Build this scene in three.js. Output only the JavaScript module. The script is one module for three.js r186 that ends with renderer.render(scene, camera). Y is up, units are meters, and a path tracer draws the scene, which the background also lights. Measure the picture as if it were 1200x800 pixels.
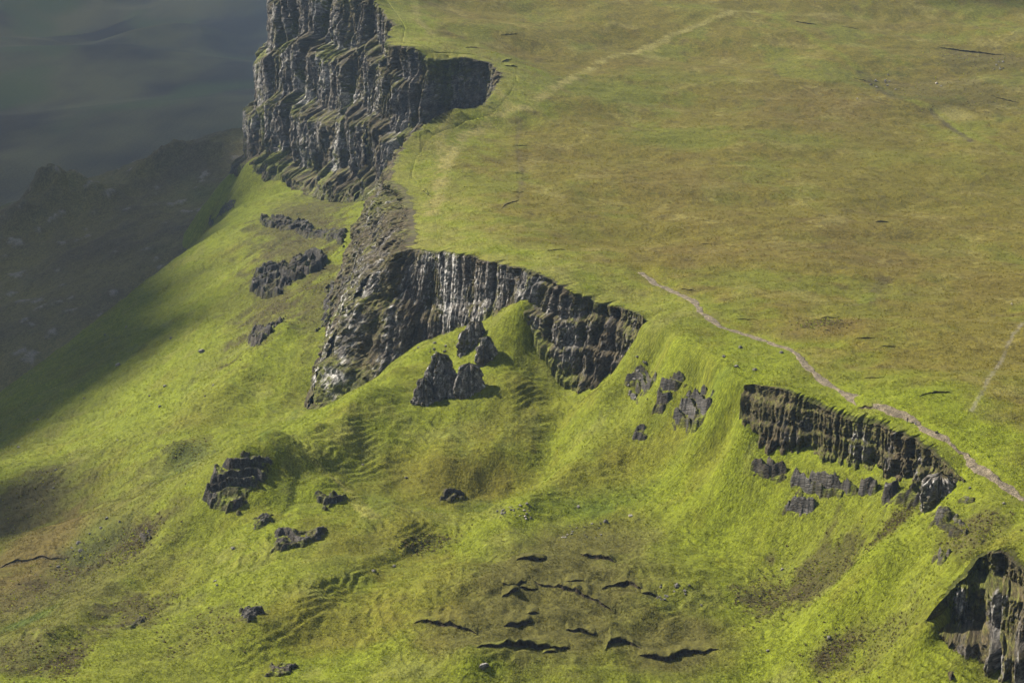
import * as THREE from 'three';
import { MarchingCubes } from 'three/addons/objects/MarchingCubes.js';
import { mergeGeometries } from 'three/addons/utils/BufferGeometryUtils.js';

// ------------------------------------------------------------------ camera, sky, sun, exposure
const scene = new THREE.Scene();
const EYE = 460;                                        // metres above sea level
const PITCH = 12 * Math.PI / 180, FOCAL = 2268;         // photograph 1200 x 800
const camera = new THREE.PerspectiveCamera(2 * Math.atan(400 / FOCAL) * 180 / Math.PI, 1.5, 1, 30000);
camera.position.set(0, EYE, 0);
camera.rotation.set(-PITCH, 0, 0);
scene.add(camera);

const SUN = new THREE.Vector3(-0.68, 0.60, -0.42).normalize();
const sun = new THREE.DirectionalLight(new THREE.Color(1.0, 0.94, 0.83), 5.0);
sun.position.copy(SUN).multiplyScalar(3000).add(new THREE.Vector3(0, 250, -900));
sun.target.position.set(0, 250, -900);
sun.castShadow = true;
sun.shadow.radius = 3.0;
sun.shadow.mapSize.set(4096, 4096);
Object.assign(sun.shadow.camera, { left: -1500, right: 1500, top: 1500, bottom: -1500, near: 10, far: 6000 });
scene.add(sun, sun.target);

const SKY = 0.68;                                        // strength of the sky's light
const renderer = new THREE.WebGLRenderer({ antialias: true });
renderer.toneMapping = THREE.LinearToneMapping;
renderer.toneMappingExposure = 3.35;
renderer.shadowMap.enabled = true;
scene.fog = new THREE.FogExp2(new THREE.Color(0.44, 0.67, 1.0), 0.000025);

// ------------------------------------------------------------------ numbers and noise
const lerp3 = (a, b, t) => a.map((v, i) => v + (b[i] - v) * t);
function rng(seed) { let a = seed >>> 0; return () => { a = (a + 0x6D2B79F5) >>> 0; let t = a; t = Math.imul(t ^ (t >>> 15), t | 1); t ^= t + Math.imul(t ^ (t >>> 7), t | 61); return ((t ^ (t >>> 14)) >>> 0) / 4294967296; }; }
const clamp = (x, a = 0, b = 1) => x < a ? a : x > b ? b : x;
const lerp = (a, b, t) => a + (b - a) * t;
const sstep = (a, b, x) => { const t = clamp((x - a) / (b - a)); return t * t * (3 - 2 * t); };
function hash2(i, j) { let h = Math.imul(i, 374761393) ^ Math.imul(j, 668265263); h = Math.imul(h ^ (h >>> 13), 1274126177); h ^= h >>> 16; return (h >>> 0) / 4294967296; }
function grad(i, j, x, y) { const h = hash2(i, j) * 6.2831853; return Math.cos(h) * x + Math.sin(h) * y; }
const GX = new Float32Array(256), GY = new Float32Array(256), PM = new Uint8Array(512);
{ const r = rng(7); const p = [...Array(256).keys()]; for (let i = 255; i > 0; i--) { const j = Math.floor(r() * (i + 1)); [p[i], p[j]] = [p[j], p[i]]; } for (let i = 0; i < 512; i++) PM[i] = p[i & 255]; for (let i = 0; i < 256; i++) { const a = r() * 6.2831853; GX[i] = Math.cos(a); GY[i] = Math.sin(a); } }
function noise(x, y) {                                   // gradient noise, about -0.7 .. 0.7
  const xi = Math.floor(x), yi = Math.floor(y), fx = x - xi, fy = y - yi, X = xi & 255, Y = yi & 255;
  const a = PM[PM[X] + Y], b = PM[PM[X + 1] + Y], c = PM[PM[X] + Y + 1], d = PM[PM[X + 1] + Y + 1];
  const u = fx * fx * fx * (fx * (fx * 6 - 15) + 10), v = fy * fy * fy * (fy * (fy * 6 - 15) + 10);
  const n0 = GX[a] * fx + GY[a] * fy, n1 = GX[b] * (fx - 1) + GY[b] * fy, n2 = GX[c] * fx + GY[c] * (fy - 1), n3 = GX[d] * (fx - 1) + GY[d] * (fy - 1);
  return n0 + (n1 - n0) * u + (n2 - n0 + (n0 - n1 - n2 + n3) * u) * v;
}
const ridge = (x, y) => 0.5 - 1.6 * Math.abs(noise(x, y));
function fbm(x, y, oct = 4) { let s = 0, a = 1; for (let o = 0; o < oct; o++) { s += a * noise(x, y); x = x * 2.03 + 17.1; y = y * 2.03 - 9.7; a *= 0.5; } return s; }

// a sky of pale blue with broken white cloud all round
{
  const W = 256, H = 128, data = new Float32Array(W * H * 4);
  for (let j = 0; j < H; j++) for (let i = 0; i < W; i++) {
    const el = ((j + 0.5) / H - 0.5) * Math.PI, az = (i + 0.5) / W * Math.PI * 2, y = Math.sin(el), x = Math.cos(el) * Math.cos(az), z = Math.cos(el) * Math.sin(az), up = Math.max(0, y), o = (j * W + i) * 4;
    const q = 1 / (up + 0.25), c = sstep(-0.12, 0.35, fbm(x * q * 1.4 + 20, z * q * 1.4 + 5, 4)), a = Math.pow(1 - up, 2.5), blue = [lerp(0.135, 0.28, a), lerp(0.165, 0.295, a), lerp(0.215, 0.31, a)], white = [0.36, 0.355, 0.345];
    for (let k = 0; k < 3; k++) data[o + k] = SKY * (y < 0 ? 0.1 : lerp(blue[k], white[k], 0.75 * c)); data[o + 3] = 1;
  }
  const t = new THREE.DataTexture(data, W, H, THREE.RGBAFormat, THREE.FloatType); t.mapping = THREE.EquirectangularReflectionMapping; t.magFilter = THREE.LinearFilter; t.needsUpdate = true; scene.background = t; scene.environment = t;
}

// a pixel gives a direction; the distance d (metres ahead of the camera) is given with it
const CP = Math.cos(PITCH), SP = Math.sin(PITCH);
function ray(u, v) { const dx = (u - 600) / FOCAL, dy = (400 - v) / FOCAL; const f = CP + dy * SP; return [dx / f, (dy * CP - SP) / f]; }   // per metre ahead: sideways, up
const at = (u, v, d) => { const [a, b] = ray(u, v); return [a * d, EYE + b * d, d]; };                      // [x, y, distance ahead]

// ------------------------------------------------------------------ control points of the land
// cliffs: rim u, v, d | foot u, v, d
const WALL = [
  [335, -75, 1520, 268, 205, 1560], [345, -60, 1490, 285, 197, 1495], [385, -45, 1450, 312, 215, 1455], [420, -20, 1415, 345, 226, 1410], [440, 0, 1385, 378, 236, 1350], [457, 30, 1330, 398, 238, 1315], [453, 52, 1295, 412, 239, 1285],
];
const BAY = [
  [453, 52, 1295, 412, 239, 1285], [472, 54, 1282, 420, 239, 1268], [490, 58, 1270, 432, 240, 1250], [500, 71, 1262, 440, 240, 1235], [545, 68, 1262, 446, 241, 1220], [575, 76, 1250, 450, 243, 1208], [587, 88, 1228, 452, 245, 1198], [580, 104, 1198, 454, 248, 1188], [560, 125, 1160, 454, 251, 1175], [530, 128, 1148, 450, 256, 1160], [500, 145, 1115, 440, 262, 1135], [480, 160, 1090, 426, 275, 1105],
];
const RIB = [
  [480, 160, 1090, 426, 275, 1105], [466, 185, 1060, 412, 300, 1070], [460, 206, 1030, 398, 325, 1040], [475, 225, 1000, 388, 350, 1000], [486, 250, 958, 382, 385, 955], [488, 275, 914, 372, 430, 910], [485, 292, 886, 358, 484, 872],
];
const MAIN = [
  [485, 292, 886, 358, 484, 872], [486, 291, 885, 397, 470, 854], [490, 292, 883, 440, 452, 842], [503, 295, 876, 480, 427, 844], [522, 297, 866, 512, 405, 844], [545, 300, 854, 537, 389, 837], [575, 307, 838, 566, 376, 824], [605, 314, 821, 590, 368, 809], [632, 322, 807, 606, 362, 799],
];
const DARK = [
  [632, 322, 807, 606, 362, 799], [650, 331, 800, 622, 387, 792], [668, 340, 793, 644, 428, 777], [688, 350, 786, 668, 458, 765], [706, 357, 780, 684, 459, 758], [725, 361, 773, 704, 454, 753], [742, 365, 764, 730, 424, 751], [753, 371, 752, 751, 386, 746],
];
const GREEN_EDGE = [[770, 381, 733], [790, 392, 716], [815, 406, 698], [838, 420, 682], [858, 438, 664]];
const RIGHT = [
  [872, 452, 650, 867, 472, 647], [886, 450, 648, 876, 508, 639], [920, 457, 637, 905, 529, 629], [950, 472, 626, 948, 533, 619], [990, 490, 611, 988, 543, 605], [1030, 499, 598, 1028, 554, 592], [1070, 514, 582, 1060, 568, 576], [1102, 538, 567, 1096, 577, 563], [1130, 562, 553, 1127, 574, 551],
];
const SPUR_EDGE = [[1160, 590, 533], [1152, 625, 513], [1134, 648, 507], [1104, 688, 498]];
const CRAG = [
  [1088, 722, 487, 1086, 729, 486], [1098, 708, 488, 1086, 764, 480], [1112, 695, 490, 1100, 785, 472], [1135, 672, 494, 1118, 795, 468], [1152, 653, 497, 1140, 806, 465], [1166, 646, 495, 1156, 815, 460], [1187, 662, 484, 1182, 832, 454], [1218, 682, 472, 1217, 842, 449], [1262, 702, 458, 1257, 852, 441], [1330, 735, 438, 1325, 870, 426],
];
const uPts = [], lPts = [];
const rimPlan = [];
function usePairs(list, first) {
  list.forEach(([u, v, d, fu, fv, fd], i) => {
    const r = at(u, v, d), f = at(fu, fv, fd);
    if (i || first) { uPts.push(r); lPts.push(f); rimPlan.push([r[0], r[2]]);
      const h = r[1] - f[1], dist = Math.hypot(r[0] - f[0], r[2] - f[2]); if (h > 4) lPts.push([r[0], f[1] + Math.min(0.25 * dist, h * 0.4), r[2]]); }
  });
}
const useEdge = (list) => list.forEach(([u, v, d]) => { const p = at(u, v, d); uPts.push(p); lPts.push(p); rimPlan.push([p[0], p[2]]); });
rimPlan.push([-60, 2600], [-110, 1750], [-150, 1600]);
usePairs(WALL, true); usePairs(BAY); usePairs(RIB); usePairs(MAIN); usePairs(DARK); useEdge(GREEN_EDGE); usePairs(RIGHT, true); useEdge(SPUR_EDGE); usePairs(CRAG, true);
rimPlan.push([150, 380], [160, 200]);
for (const p of [
  [1200, 583, 536], [1200, 500, 580], [1200, 450, 625], [1200, 400, 690], [1200, 350, 770], [1200, 300, 860], [1200, 250, 960], [1200, 200, 1070], [1200, 150, 1180], [1200, 100, 1300], [1200, 50, 1430], [1200, 0, 1560],
  [1030, 478, 606], [1064, 491, 595], [1100, 515, 577], [1150, 550, 553], [820, 362, 752], [870, 393, 715], [930, 415, 678], [970, 450, 641], [1000, 468, 619], [1180, 660, 485],
  [900, 350, 770], [1050, 350, 770], [1050, 420, 665], [900, 300, 855], [1050, 300, 858], [900, 250, 950], [900, 200, 1050], [900, 150, 1160], [900, 100, 1285], [900, 50, 1405], [900, 0, 1535],
  [760, 320, 825], [700, 300, 855], [700, 250, 950], [700, 200, 1042], [700, 150, 1142], [700, 100, 1262], [700, 50, 1385], [700, 0, 1505],
  [550, 200, 1035], [550, 250, 948], [550, 150, 1135], [560, 280, 885], [640, 80, 1290], [560, 50, 1325], [550, 30, 1370], [475, 12, 1385], [550, 0, 1470], [500, -20, 1480],
  [700, -60, 1690], [1200, -60, 1730], [450, -70, 1550], [950, -60, 1710], [1400, 0, 1560], [1400, 150, 1180], [1400, 300, 870], [1400, 450, 640], [1400, 600, 520],
]) uPts.push(at(...p));
for (const [x, y, d] of [[-90, 475, 1800], [300, 470, 2100], [900, 480, 2100], [-40, 480, 2400], [300, 300, 350], [190, 305, 380]]) uPts.push([x, y, d]);
for (const p of [
  [440, 480, 776], [400, 520, 751], [375, 548, 736], [480, 470, 786], [480, 560, 722], [560, 560, 711], [530, 590, 692], [560, 500, 744], [520, 530, 722], [590, 400, 792], [600, 450, 764], [640, 480, 743], [700, 500, 722], [760, 450, 722], [760, 520, 690], [800, 560, 655], [820, 480, 681], [850, 600, 625], [860, 540, 650], [700, 560, 680], [650, 600, 660], [740, 620, 640], [600, 640, 640], [800, 660, 608], [870, 700, 575], [600, 700, 600], [680, 690, 606], [750, 740, 570], [850, 790, 530], [920, 740, 550], [960, 700, 556], [940, 640, 592], [1000, 620, 577], [1050, 640, 552], [1090, 615, 550], [1060, 600, 564], [1115, 640, 529], [1000, 800, 500], [1060, 800, 478], [1060, 730, 505], [1020, 680, 540], [1060, 690, 528],
  [440, 590, 703], [480, 620, 672], [420, 660, 650], [480, 700, 610], [400, 750, 580], [300, 700, 615], [350, 660, 641], [345, 620, 668], [400, 610, 690], [290, 538, 717], [335, 546, 724], [230, 592, 706], [270, 613, 690], [200, 640, 692], [100, 600, 762], [200, 560, 790], [150, 540, 850], [60, 552, 878], [0, 560, 885], [0, 620, 790], [0, 680, 700], [100, 660, 702], [100, 720, 632], [0, 760, 600], [200, 760, 580], [200, 700, 632], [300, 780, 560], [500, 780, 545], [600, 800, 530], [560, 782, 541], [700, 800, 525],
  [300, 300, 1175], [320, 250, 1325], [340, 290, 1190], [250, 330, 1180], [250, 280, 1290], [310, 380, 1010], [200, 380, 1110], [300, 450, 915], [200, 450, 980], [100, 450, 1070], [0, 510, 1040], [100, 510, 955], [200, 500, 895], [300, 510, 830], [350, 500, 830],
  [280, 245, 1400], [235, 282, 1365], [190, 320, 1330], [145, 355, 1300], [100, 390, 1270], [50, 428, 1235], [0, 466, 1200],
  [-200, 600, 860], [-200, 700, 700], [-200, 800, 560],
]) lPts.push(at(...p));
for (const [x, drop, d] of [[-232, 225, 1500], [-262, 268, 1460], [-300, 305, 1410], [-345, 332, 1330], [-385, 350, 1230], [-430, 345, 1080], [-420, 330, 920], [-400, 310, 780], [-380, 290, 600], [-250, 250, 1640], [-330, 330, 1560], [-170, 210, 1620], [-480, 390, 1300], [-600, 400, 1100], [-150, 228, 420], [0, 226, 400], [90, 214, 380], [0, 235, 260], [-200, 240, 260], [-400, 280, 400]]) lPts.push([x, EYE - drop, d]);

// thin-plate spline through the points, sampled on a grid
function gridSpline(pts, x0, x1, d0, d1, step, soft) {
  const n = pts.length, m = n + 3, K = (r2) => r2 > 0 ? 0.5 * r2 * Math.log(r2) : 0, A = Array.from({ length: m }, () => new Float64Array(m + 1));
  const P = pts.map(([x, y, d]) => [x / 100, d / 100, y]);
  for (let i = 0; i < n; i++) { for (let j = 0; j < n; j++) A[i][j] = K((P[i][0] - P[j][0]) ** 2 + (P[i][1] - P[j][1]) ** 2); A[i][i] += soft; A[i][n] = A[n][i] = 1; A[i][n + 1] = A[n + 1][i] = P[i][0]; A[i][n + 2] = A[n + 2][i] = P[i][1]; A[i][m] = P[i][2]; }
  for (let c = 0; c < m; c++) { let b = c; for (let r = c + 1; r < m; r++) if (Math.abs(A[r][c]) > Math.abs(A[b][c])) b = r; [A[c], A[b]] = [A[b], A[c]]; for (let r = 0; r < m; r++) if (r !== c) { const f = A[r][c] / A[c][c]; if (f) for (let k = c; k <= m; k++) A[r][k] -= f * A[c][k]; } }
  const w = A.map((r, i) => r[m] / r[i]);
  const nx = Math.ceil((x1 - x0) / step) + 1, nd = Math.ceil((d1 - d0) / step) + 1, g = new Float32Array(nx * nd);
  for (let j = 0; j < nd; j++) for (let i = 0; i < nx; i++) { const x = (x0 + i * step) / 100, d = (d0 + j * step) / 100; let s = w[n] + w[n + 1] * x + w[n + 2] * d; for (let k = 0; k < n; k++) { const a = P[k][0] - x, b = P[k][1] - d, r2 = a * a + b * b; if (r2 > 0) s += w[k] * 0.5 * r2 * Math.log(r2); } g[j * nx + i] = s; }
  const cr = (a, b, c, d, t) => b + 0.5 * t * (c - a + t * (2 * a - 5 * b + 4 * c - d + t * (3 * (b - c) + d - a)));
  return (x, d) => {
    const fx = clamp((x - x0) / step, 1, nx - 3.001), fd = clamp((d - d0) / step, 1, nd - 3.001), i = Math.floor(fx), j = Math.floor(fd), tx = fx - i, td = fd - j; let o = (j - 1) * nx + i - 1;
    const row = (q) => cr(g[q], g[q + 1], g[q + 2], g[q + 3], tx);
    return cr(row(o), row(o + nx), row(o + 2 * nx), row(o + 3 * nx), td);
  };
}
const upper = gridSpline(uPts, -260, 1100, 150, 2600, 9, 0.002);
for (const [u, v, d] of [...GREEN_EDGE, ...SPUR_EDGE]) { const p = at(u, v, d); for (const k of [6, 14]) lPts.push([p[0] + k * 0.6, upper(p[0] + k * 0.6, d + k), d + k]); }
const lower = gridSpline(lPts, -900, 260, 150, 1800, 7, 0.002);

const poly = [...rimPlan, [3000, 200], [3000, 2600]];
function inPlateau(x, d) { let c = false; for (let i = 0, j = poly.length - 1; i < poly.length; j = i++) { const [xi, di] = poly[i], [xj, dj] = poly[j]; if ((di > d) !== (dj > d) && x < (xj - xi) * (d - di) / (dj - di) + xi) c = !c; } return c; }
function rimDistance(x, d) { let best = 1e12; for (let i = 1; i < rimPlan.length; i++) { const [ax, ad] = rimPlan[i - 1], [bx, bd] = rimPlan[i], ex = bx - ax, ed = bd - ad, t = clamp(((x - ax) * ex + (d - ad) * ed) / (ex * ex + ed * ed)), q = (ax + ex * t - x) ** 2 + (ad + ed * t - d) ** 2; if (q < best) best = q; } return Math.sqrt(best); }
// signed distance to the rim on a grid (used away from the rim), exact near it
const RX0 = -900, RD0 = 150, RS = 10, RNX = 201, RND = 246, rimGrid = new Float32Array(RNX * RND);
for (let j = 0; j < RND; j++) for (let i = 0; i < RNX; i++) { const x = RX0 + i * RS, d = RD0 + j * RS; rimGrid[j * RNX + i] = rimDistance(x, d) * (inPlateau(x, d) ? 1 : -1); }
function rimSide(x, d) {
  const i = clamp(Math.round((x - RX0) / RS), 0, RNX - 1), j = clamp(Math.round((d - RD0) / RS), 0, RND - 1), g = rimGrid[j * RNX + i];
  if (Math.abs(g) > 24) { const fx = clamp((x - RX0) / RS, 0, RNX - 1.001), fd = clamp((d - RD0) / RS, 0, RND - 1.001), a = Math.floor(fx), b = Math.floor(fd), o = b * RNX + a; return lerp(lerp(rimGrid[o], rimGrid[o + 1], fx - a), lerp(rimGrid[o + RNX], rimGrid[o + RNX + 1], fx - a), fd - b); }
  return rimDistance(x, d) * (inPlateau(x, d) ? 1 : -1);
}
// spurs, knolls and hollows of the slipped ground: rows of [line, height, half width towards -x, towards +x]
let landforms = [];
let formGrid = null; const FX = -330, FD = 420, FS = 3, FNX = 190, FND = 260;
function forms(x, d) {
  if (!formGrid) return 0; const fx = (x - FX) / FS, fd = (d - FD) / FS, i = Math.floor(fx), j = Math.floor(fd); if (i < 0 || j < 0 || i >= FNX - 1 || j >= FND - 1) return 0; const a = fx - i, b = fd - j, o = j * FNX + i;
  return lerp(lerp(formGrid[o], formGrid[o + 1], a), lerp(formGrid[o + FNX], formGrid[o + FNX + 1], a), b);
}
function formAt(x, d) {
  let h = 0;
  for (const f of landforms) { if (x < f.box[0] || x > f.box[1] || d < f.box[2] || d > f.box[3]) continue; let best = 1e12, qx = 0; for (let i = 1; i < f.line.length; i++) { const [ax, ad] = f.line[i - 1], [bx, bd] = f.line[i], ex = bx - ax, ed = bd - ad, t = clamp(((x - ax) * ex + (d - ad) * ed) / (ex * ex + ed * ed + 1e-9)), cx = ax + ex * t, cd = ad + ed * t, q = (cx - x) ** 2 + (cd - d) ** 2; if (q < best) { best = q; qx = cx; } } const w = lerp(f.wl, f.wr, sstep(-6, 6, x - qx + 2 * noise(x / 12, d / 12))); h += f.h * Math.exp(-best / (w * w)) * (1 + 0.35 * noise(x / 14 + 5, d / 14)); }
  return h;
}
function base(x, d, side = rimSide(x, d)) {
  if (side > 18) return upper(x, d); if (side < -16) return lower(x, d) + forms(x, d);
  const l = lower(x, d) + forms(x, d) * sstep(0, -14, side), u = upper(x, d), k = sstep(11, 3, Math.abs(u - l));   // where the two meet without a cliff the turf rolls over softly
  return lerp(l, u, sstep(lerp(lerp(1, 4, sstep(670, 740, d)), -15, k), lerp(lerp(4.5, 10, sstep(670, 740, d)), 17, k), side));
}
// first meeting of a sight line with the land
function hit(u, v, from = 380, height = base) {
  const [a, b] = ray(u, v); let d = from, step = 4;
  for (; d < 1900; d += step) if (EYE + b * d < height(a * d, d)) break;
  let lo = d - step, hi = d; for (let k = 0; k < 14; k++) { const m = (lo + hi) / 2; if (EYE + b * m < height(a * m, m)) hi = m; else lo = m; }
  return [a * hi, EYE + b * hi, hi];
}
landforms = [
  [[[490, 428], [445, 472], [400, 518], [372, 548]], 5.5, 26, 15], [[[268, 560], [298, 548], [345, 552], [400, 580], [430, 602]], 3.6, 18, 26], [[[560, 718], [640, 706], [740, 722]], 7, 34, 34], [[[470, 640], [380, 700], [300, 762]], 5, 22, 11], [[[1092, 640], [1020, 690], [950, 742]], 5, 20, 13], [[[880, 620], [870, 700]], -4, 18, 18], [[[800, 470], [740, 520], [670, 560], [610, 600]], 4.5, 17, 11], [[[622, 412], [650, 480], [640, 540]], -4, 12, 12], [[[205, 640], [120, 700], [60, 760]], 4, 17, 11], [[[30, 605], [60, 600]], -5, 36, 36], [[[545, 566], [580, 570]], -6, 24, 24], [[[560, 786], [580, 786]], 3, 10, 9], [[[385, 592], [395, 596]], 3, 9, 9], [[[700, 470], [690, 540]], 3, 12, 8], [[[330, 400], [250, 480], [200, 540]], 3.5, 20, 11], [[[900, 790], [960, 690], [1000, 640]], -2.5, 10, 10],
].map(([px, h0, wl, wr]) => { const h = 1.3 * h0; const line = px.map(([u, v]) => { const p = hit(u, v); return [p[0], p[2]]; }); return { line, h, wl, wr, box: lineBox(line, 2.6 * Math.max(wl, wr)) }; });
{ const g = new Float32Array(FNX * FND); for (let j = 0; j < FND; j++) for (let i = 0; i < FNX; i++) g[j * FNX + i] = formAt(FX + i * FS, FD + j * FS); formGrid = g; }
console.log('splines ready');

// ------------------------------------------------------------------ lines worn into the land
const PATH_PX = [[1215, 592], [1185, 573], [1150, 550], [1132, 532], [1105, 515], [1078, 498], [1062, 486], [1040, 478], [1018, 475], [1000, 466], [970, 450], [950, 432], [940, 420], [920, 407], [880, 393], [845, 382], [822, 367], [813, 352], [795, 343], [770, 333], [750, 318]];
const pathLine = PATH_PX.map(([u, v]) => { const p = hit(u, v); return [p[0], p[2]]; });
const strokes = [   // worn turf, streams: pixels, half width in metres, colour index, strength
  [[[505, 285], [510, 240], [522, 195], [545, 158], [580, 137], [620, 125], [645, 105], [700, 78], [760, 52], [830, 28], [890, 10]], 3.4, 'straw', 1.0],
  [[[520, 195], [516, 160], [545, 138], [600, 130]], 3.0, 'straw', 0.7], [[[610, 140], [605, 170], [612, 200], [610, 230], [590, 246]], 1.5, 'peat', 0.45],
  [[[485, 0], [490, 25], [510, 42]], 3.0, 'straw', 0.7],
  [[[1200, 382], [1180, 410], [1165, 435], [1150, 462], [1140, 480]], 0.7, 'stone', 0.4],
  [[[890, 10], [930, 35], [980, 65], [1010, 85], [1050, 115], [1100, 130], [1140, 160], [1190, 185]], 3.5, 'bright', 0.5],
  [[[1010, 85], [1040, 110], [1055, 118]], 4, 'heather', 0.8], [[[1092, 128], [1115, 145], [1140, 168]], 2, 'peat', 0.8],
  [[[1000, 360], [1015, 355], [1022, 345], [1035, 328]], 3, 'peat', 0.6], [[[1012, 356], [1022, 342]], 2.5, 'bright', 0.8],
  [[[370, 545], [400, 565], [420, 590], [440, 610]], 2.2, 'straw', 0.5], [[[345, 535], [400, 500], [450, 475]], 6, 'straw', 0.25],
  [[[0, 668], [40, 658], [80, 656]], 1.0, 'peat', 0.8],
  [[[310, 520], [345, 490], [365, 475]], 2.0, 'deep', 0.6],
].map(([px, w, kind, k]) => ({ line: px.map(([u, v]) => { const p = hit(u, v); return [p[0], p[2]]; }), w, kind, k }));
function lineBox(line, pad) { let a = 1e9, b = -1e9, c = 1e9, e = -1e9; for (const [x, d] of line) { a = Math.min(a, x); b = Math.max(b, x); c = Math.min(c, d); e = Math.max(e, d); } return [a - pad, b + pad, c - pad, e + pad]; }
const nearLine = (line, x, d) => { let best = 1e12; for (let i = 1; i < line.length; i++) { const [ax, ad] = line[i - 1], [bx, bd] = line[i], ex = bx - ax, ed = bd - ad, t = clamp(((x - ax) * ex + (d - ad) * ed) / (ex * ex + ed * ed)), q = (ax + ex * t - x) ** 2 + (ad + ed * t - d) ** 2; if (q < best) best = q; } return Math.sqrt(best); };
for (const s of strokes) s.box = lineBox(s.line, s.w * 4);
const pathBox = lineBox(pathLine, 12);
const pathNear = (x, d) => x > pathBox[0] && x < pathBox[1] && d > pathBox[2] && d < pathBox[3] ? nearLine(pathLine, x, d) : 99;

// ------------------------------------------------------------------ small relief of the ground
const bogAt = hit(660, 712);                              // middle of the lumpy peat hollow
function relief(x, d, y, steep, side) {
  const moor = sstep(-2, 14, side), low = 1 - moor, away = 0.3 + 0.7 * sstep(4, 26, Math.abs(side));
  let h = away * (lerp(2.6, 1.5, moor) * fbm(x / 52 + 3, d / 62, 3) + low * (2.0 * ridge(x / 33 + 2, d / 45) + 0.9 * ridge(x / 13, d / 17 + 4)) + moor * (6 * fbm(x / 130 + 8, d / 95, 2) * sstep(20, 90, side) + 1.3 * ridge(x / 70, d / 40) * sstep(8, 40, side) + 0.6 * ridge(x / 22, d / 15 + 3)));
  h += 0.5 * noise(x / 11, d / 13) + 0.25 * noise(x / 4.1 + 9, d / 4.6) + 0.13 * noise(x / 1.7, d / 1.9 + 5);
  // terracettes: small steps that follow the contour on steep turf
  const k = sstep(0.08, 0.24, steep) * low * (0.4 + 0.6 * sstep(-0.3, 0.25, fbm(x / 38 + 40, d / 38, 2)));
  if (k > 0.01) { const amp = (1 - 0.55 * sstep(0.45, 0.8, steep)) * (0.75 + 0.9 * noise(x / 7 + 3, d / 7)), q = y / 1.5 + 1.6 * noise(x / 17, d / 17) + 0.5 * noise(x / 5, d / 5), f = q - Math.floor(q); h += amp * k * 0.85 * (f < 0.7 ? f / 0.7 - 0.5 : 0.5 - (f - 0.7) / 0.3); }
  // rills down the scree fan
  const fan = low * sstep(-75, -115, x) * sstep(780, 880, d);
  if (fan > 0) h += fan * (1.5 * ridge(d / 24 + 0.5 * x / 24, x / 190 + 3) + 0.7 * ridge(d / 9 + 0.5 * x / 9, x / 80));
  // ribs of turf under the heathery cliff
  const rib = low * sstep(-84, -96, x) * sstep(-150, -115, x) * sstep(830, 880, d) * sstep(1120, 1040, d); if (rib > 0) h += rib * 3.2 * ridge(d / 42 + 0.6 * x / 42 + 0.3, x / 150);
  if (bogAt) { const q = Math.hypot((x - bogAt[0]) / 62, (d - bogAt[2]) / 62); if (q < 1) h += (1 - q * q) * (1.5 * ridge(x / 15, d / 11) + 0.8 * ridge(x / 6 + 3, d / 5)); }
  const p = pathNear(x, d); if (p < 9) h *= sstep(1.5, 9, p);
  return h;
}
function ground(x, d) {
  const s = rimSide(x, d), y = s > 0.5 && s < 12 ? Math.max(base(x, d, s), upper(x, d)) : base(x, d, s), e = 2.5, sx = base(x + e, d) - y, sd = base(x, d + e) - y;
  return y + relief(x, d, y, Math.hypot(sx, sd) / e, s);
}

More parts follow.
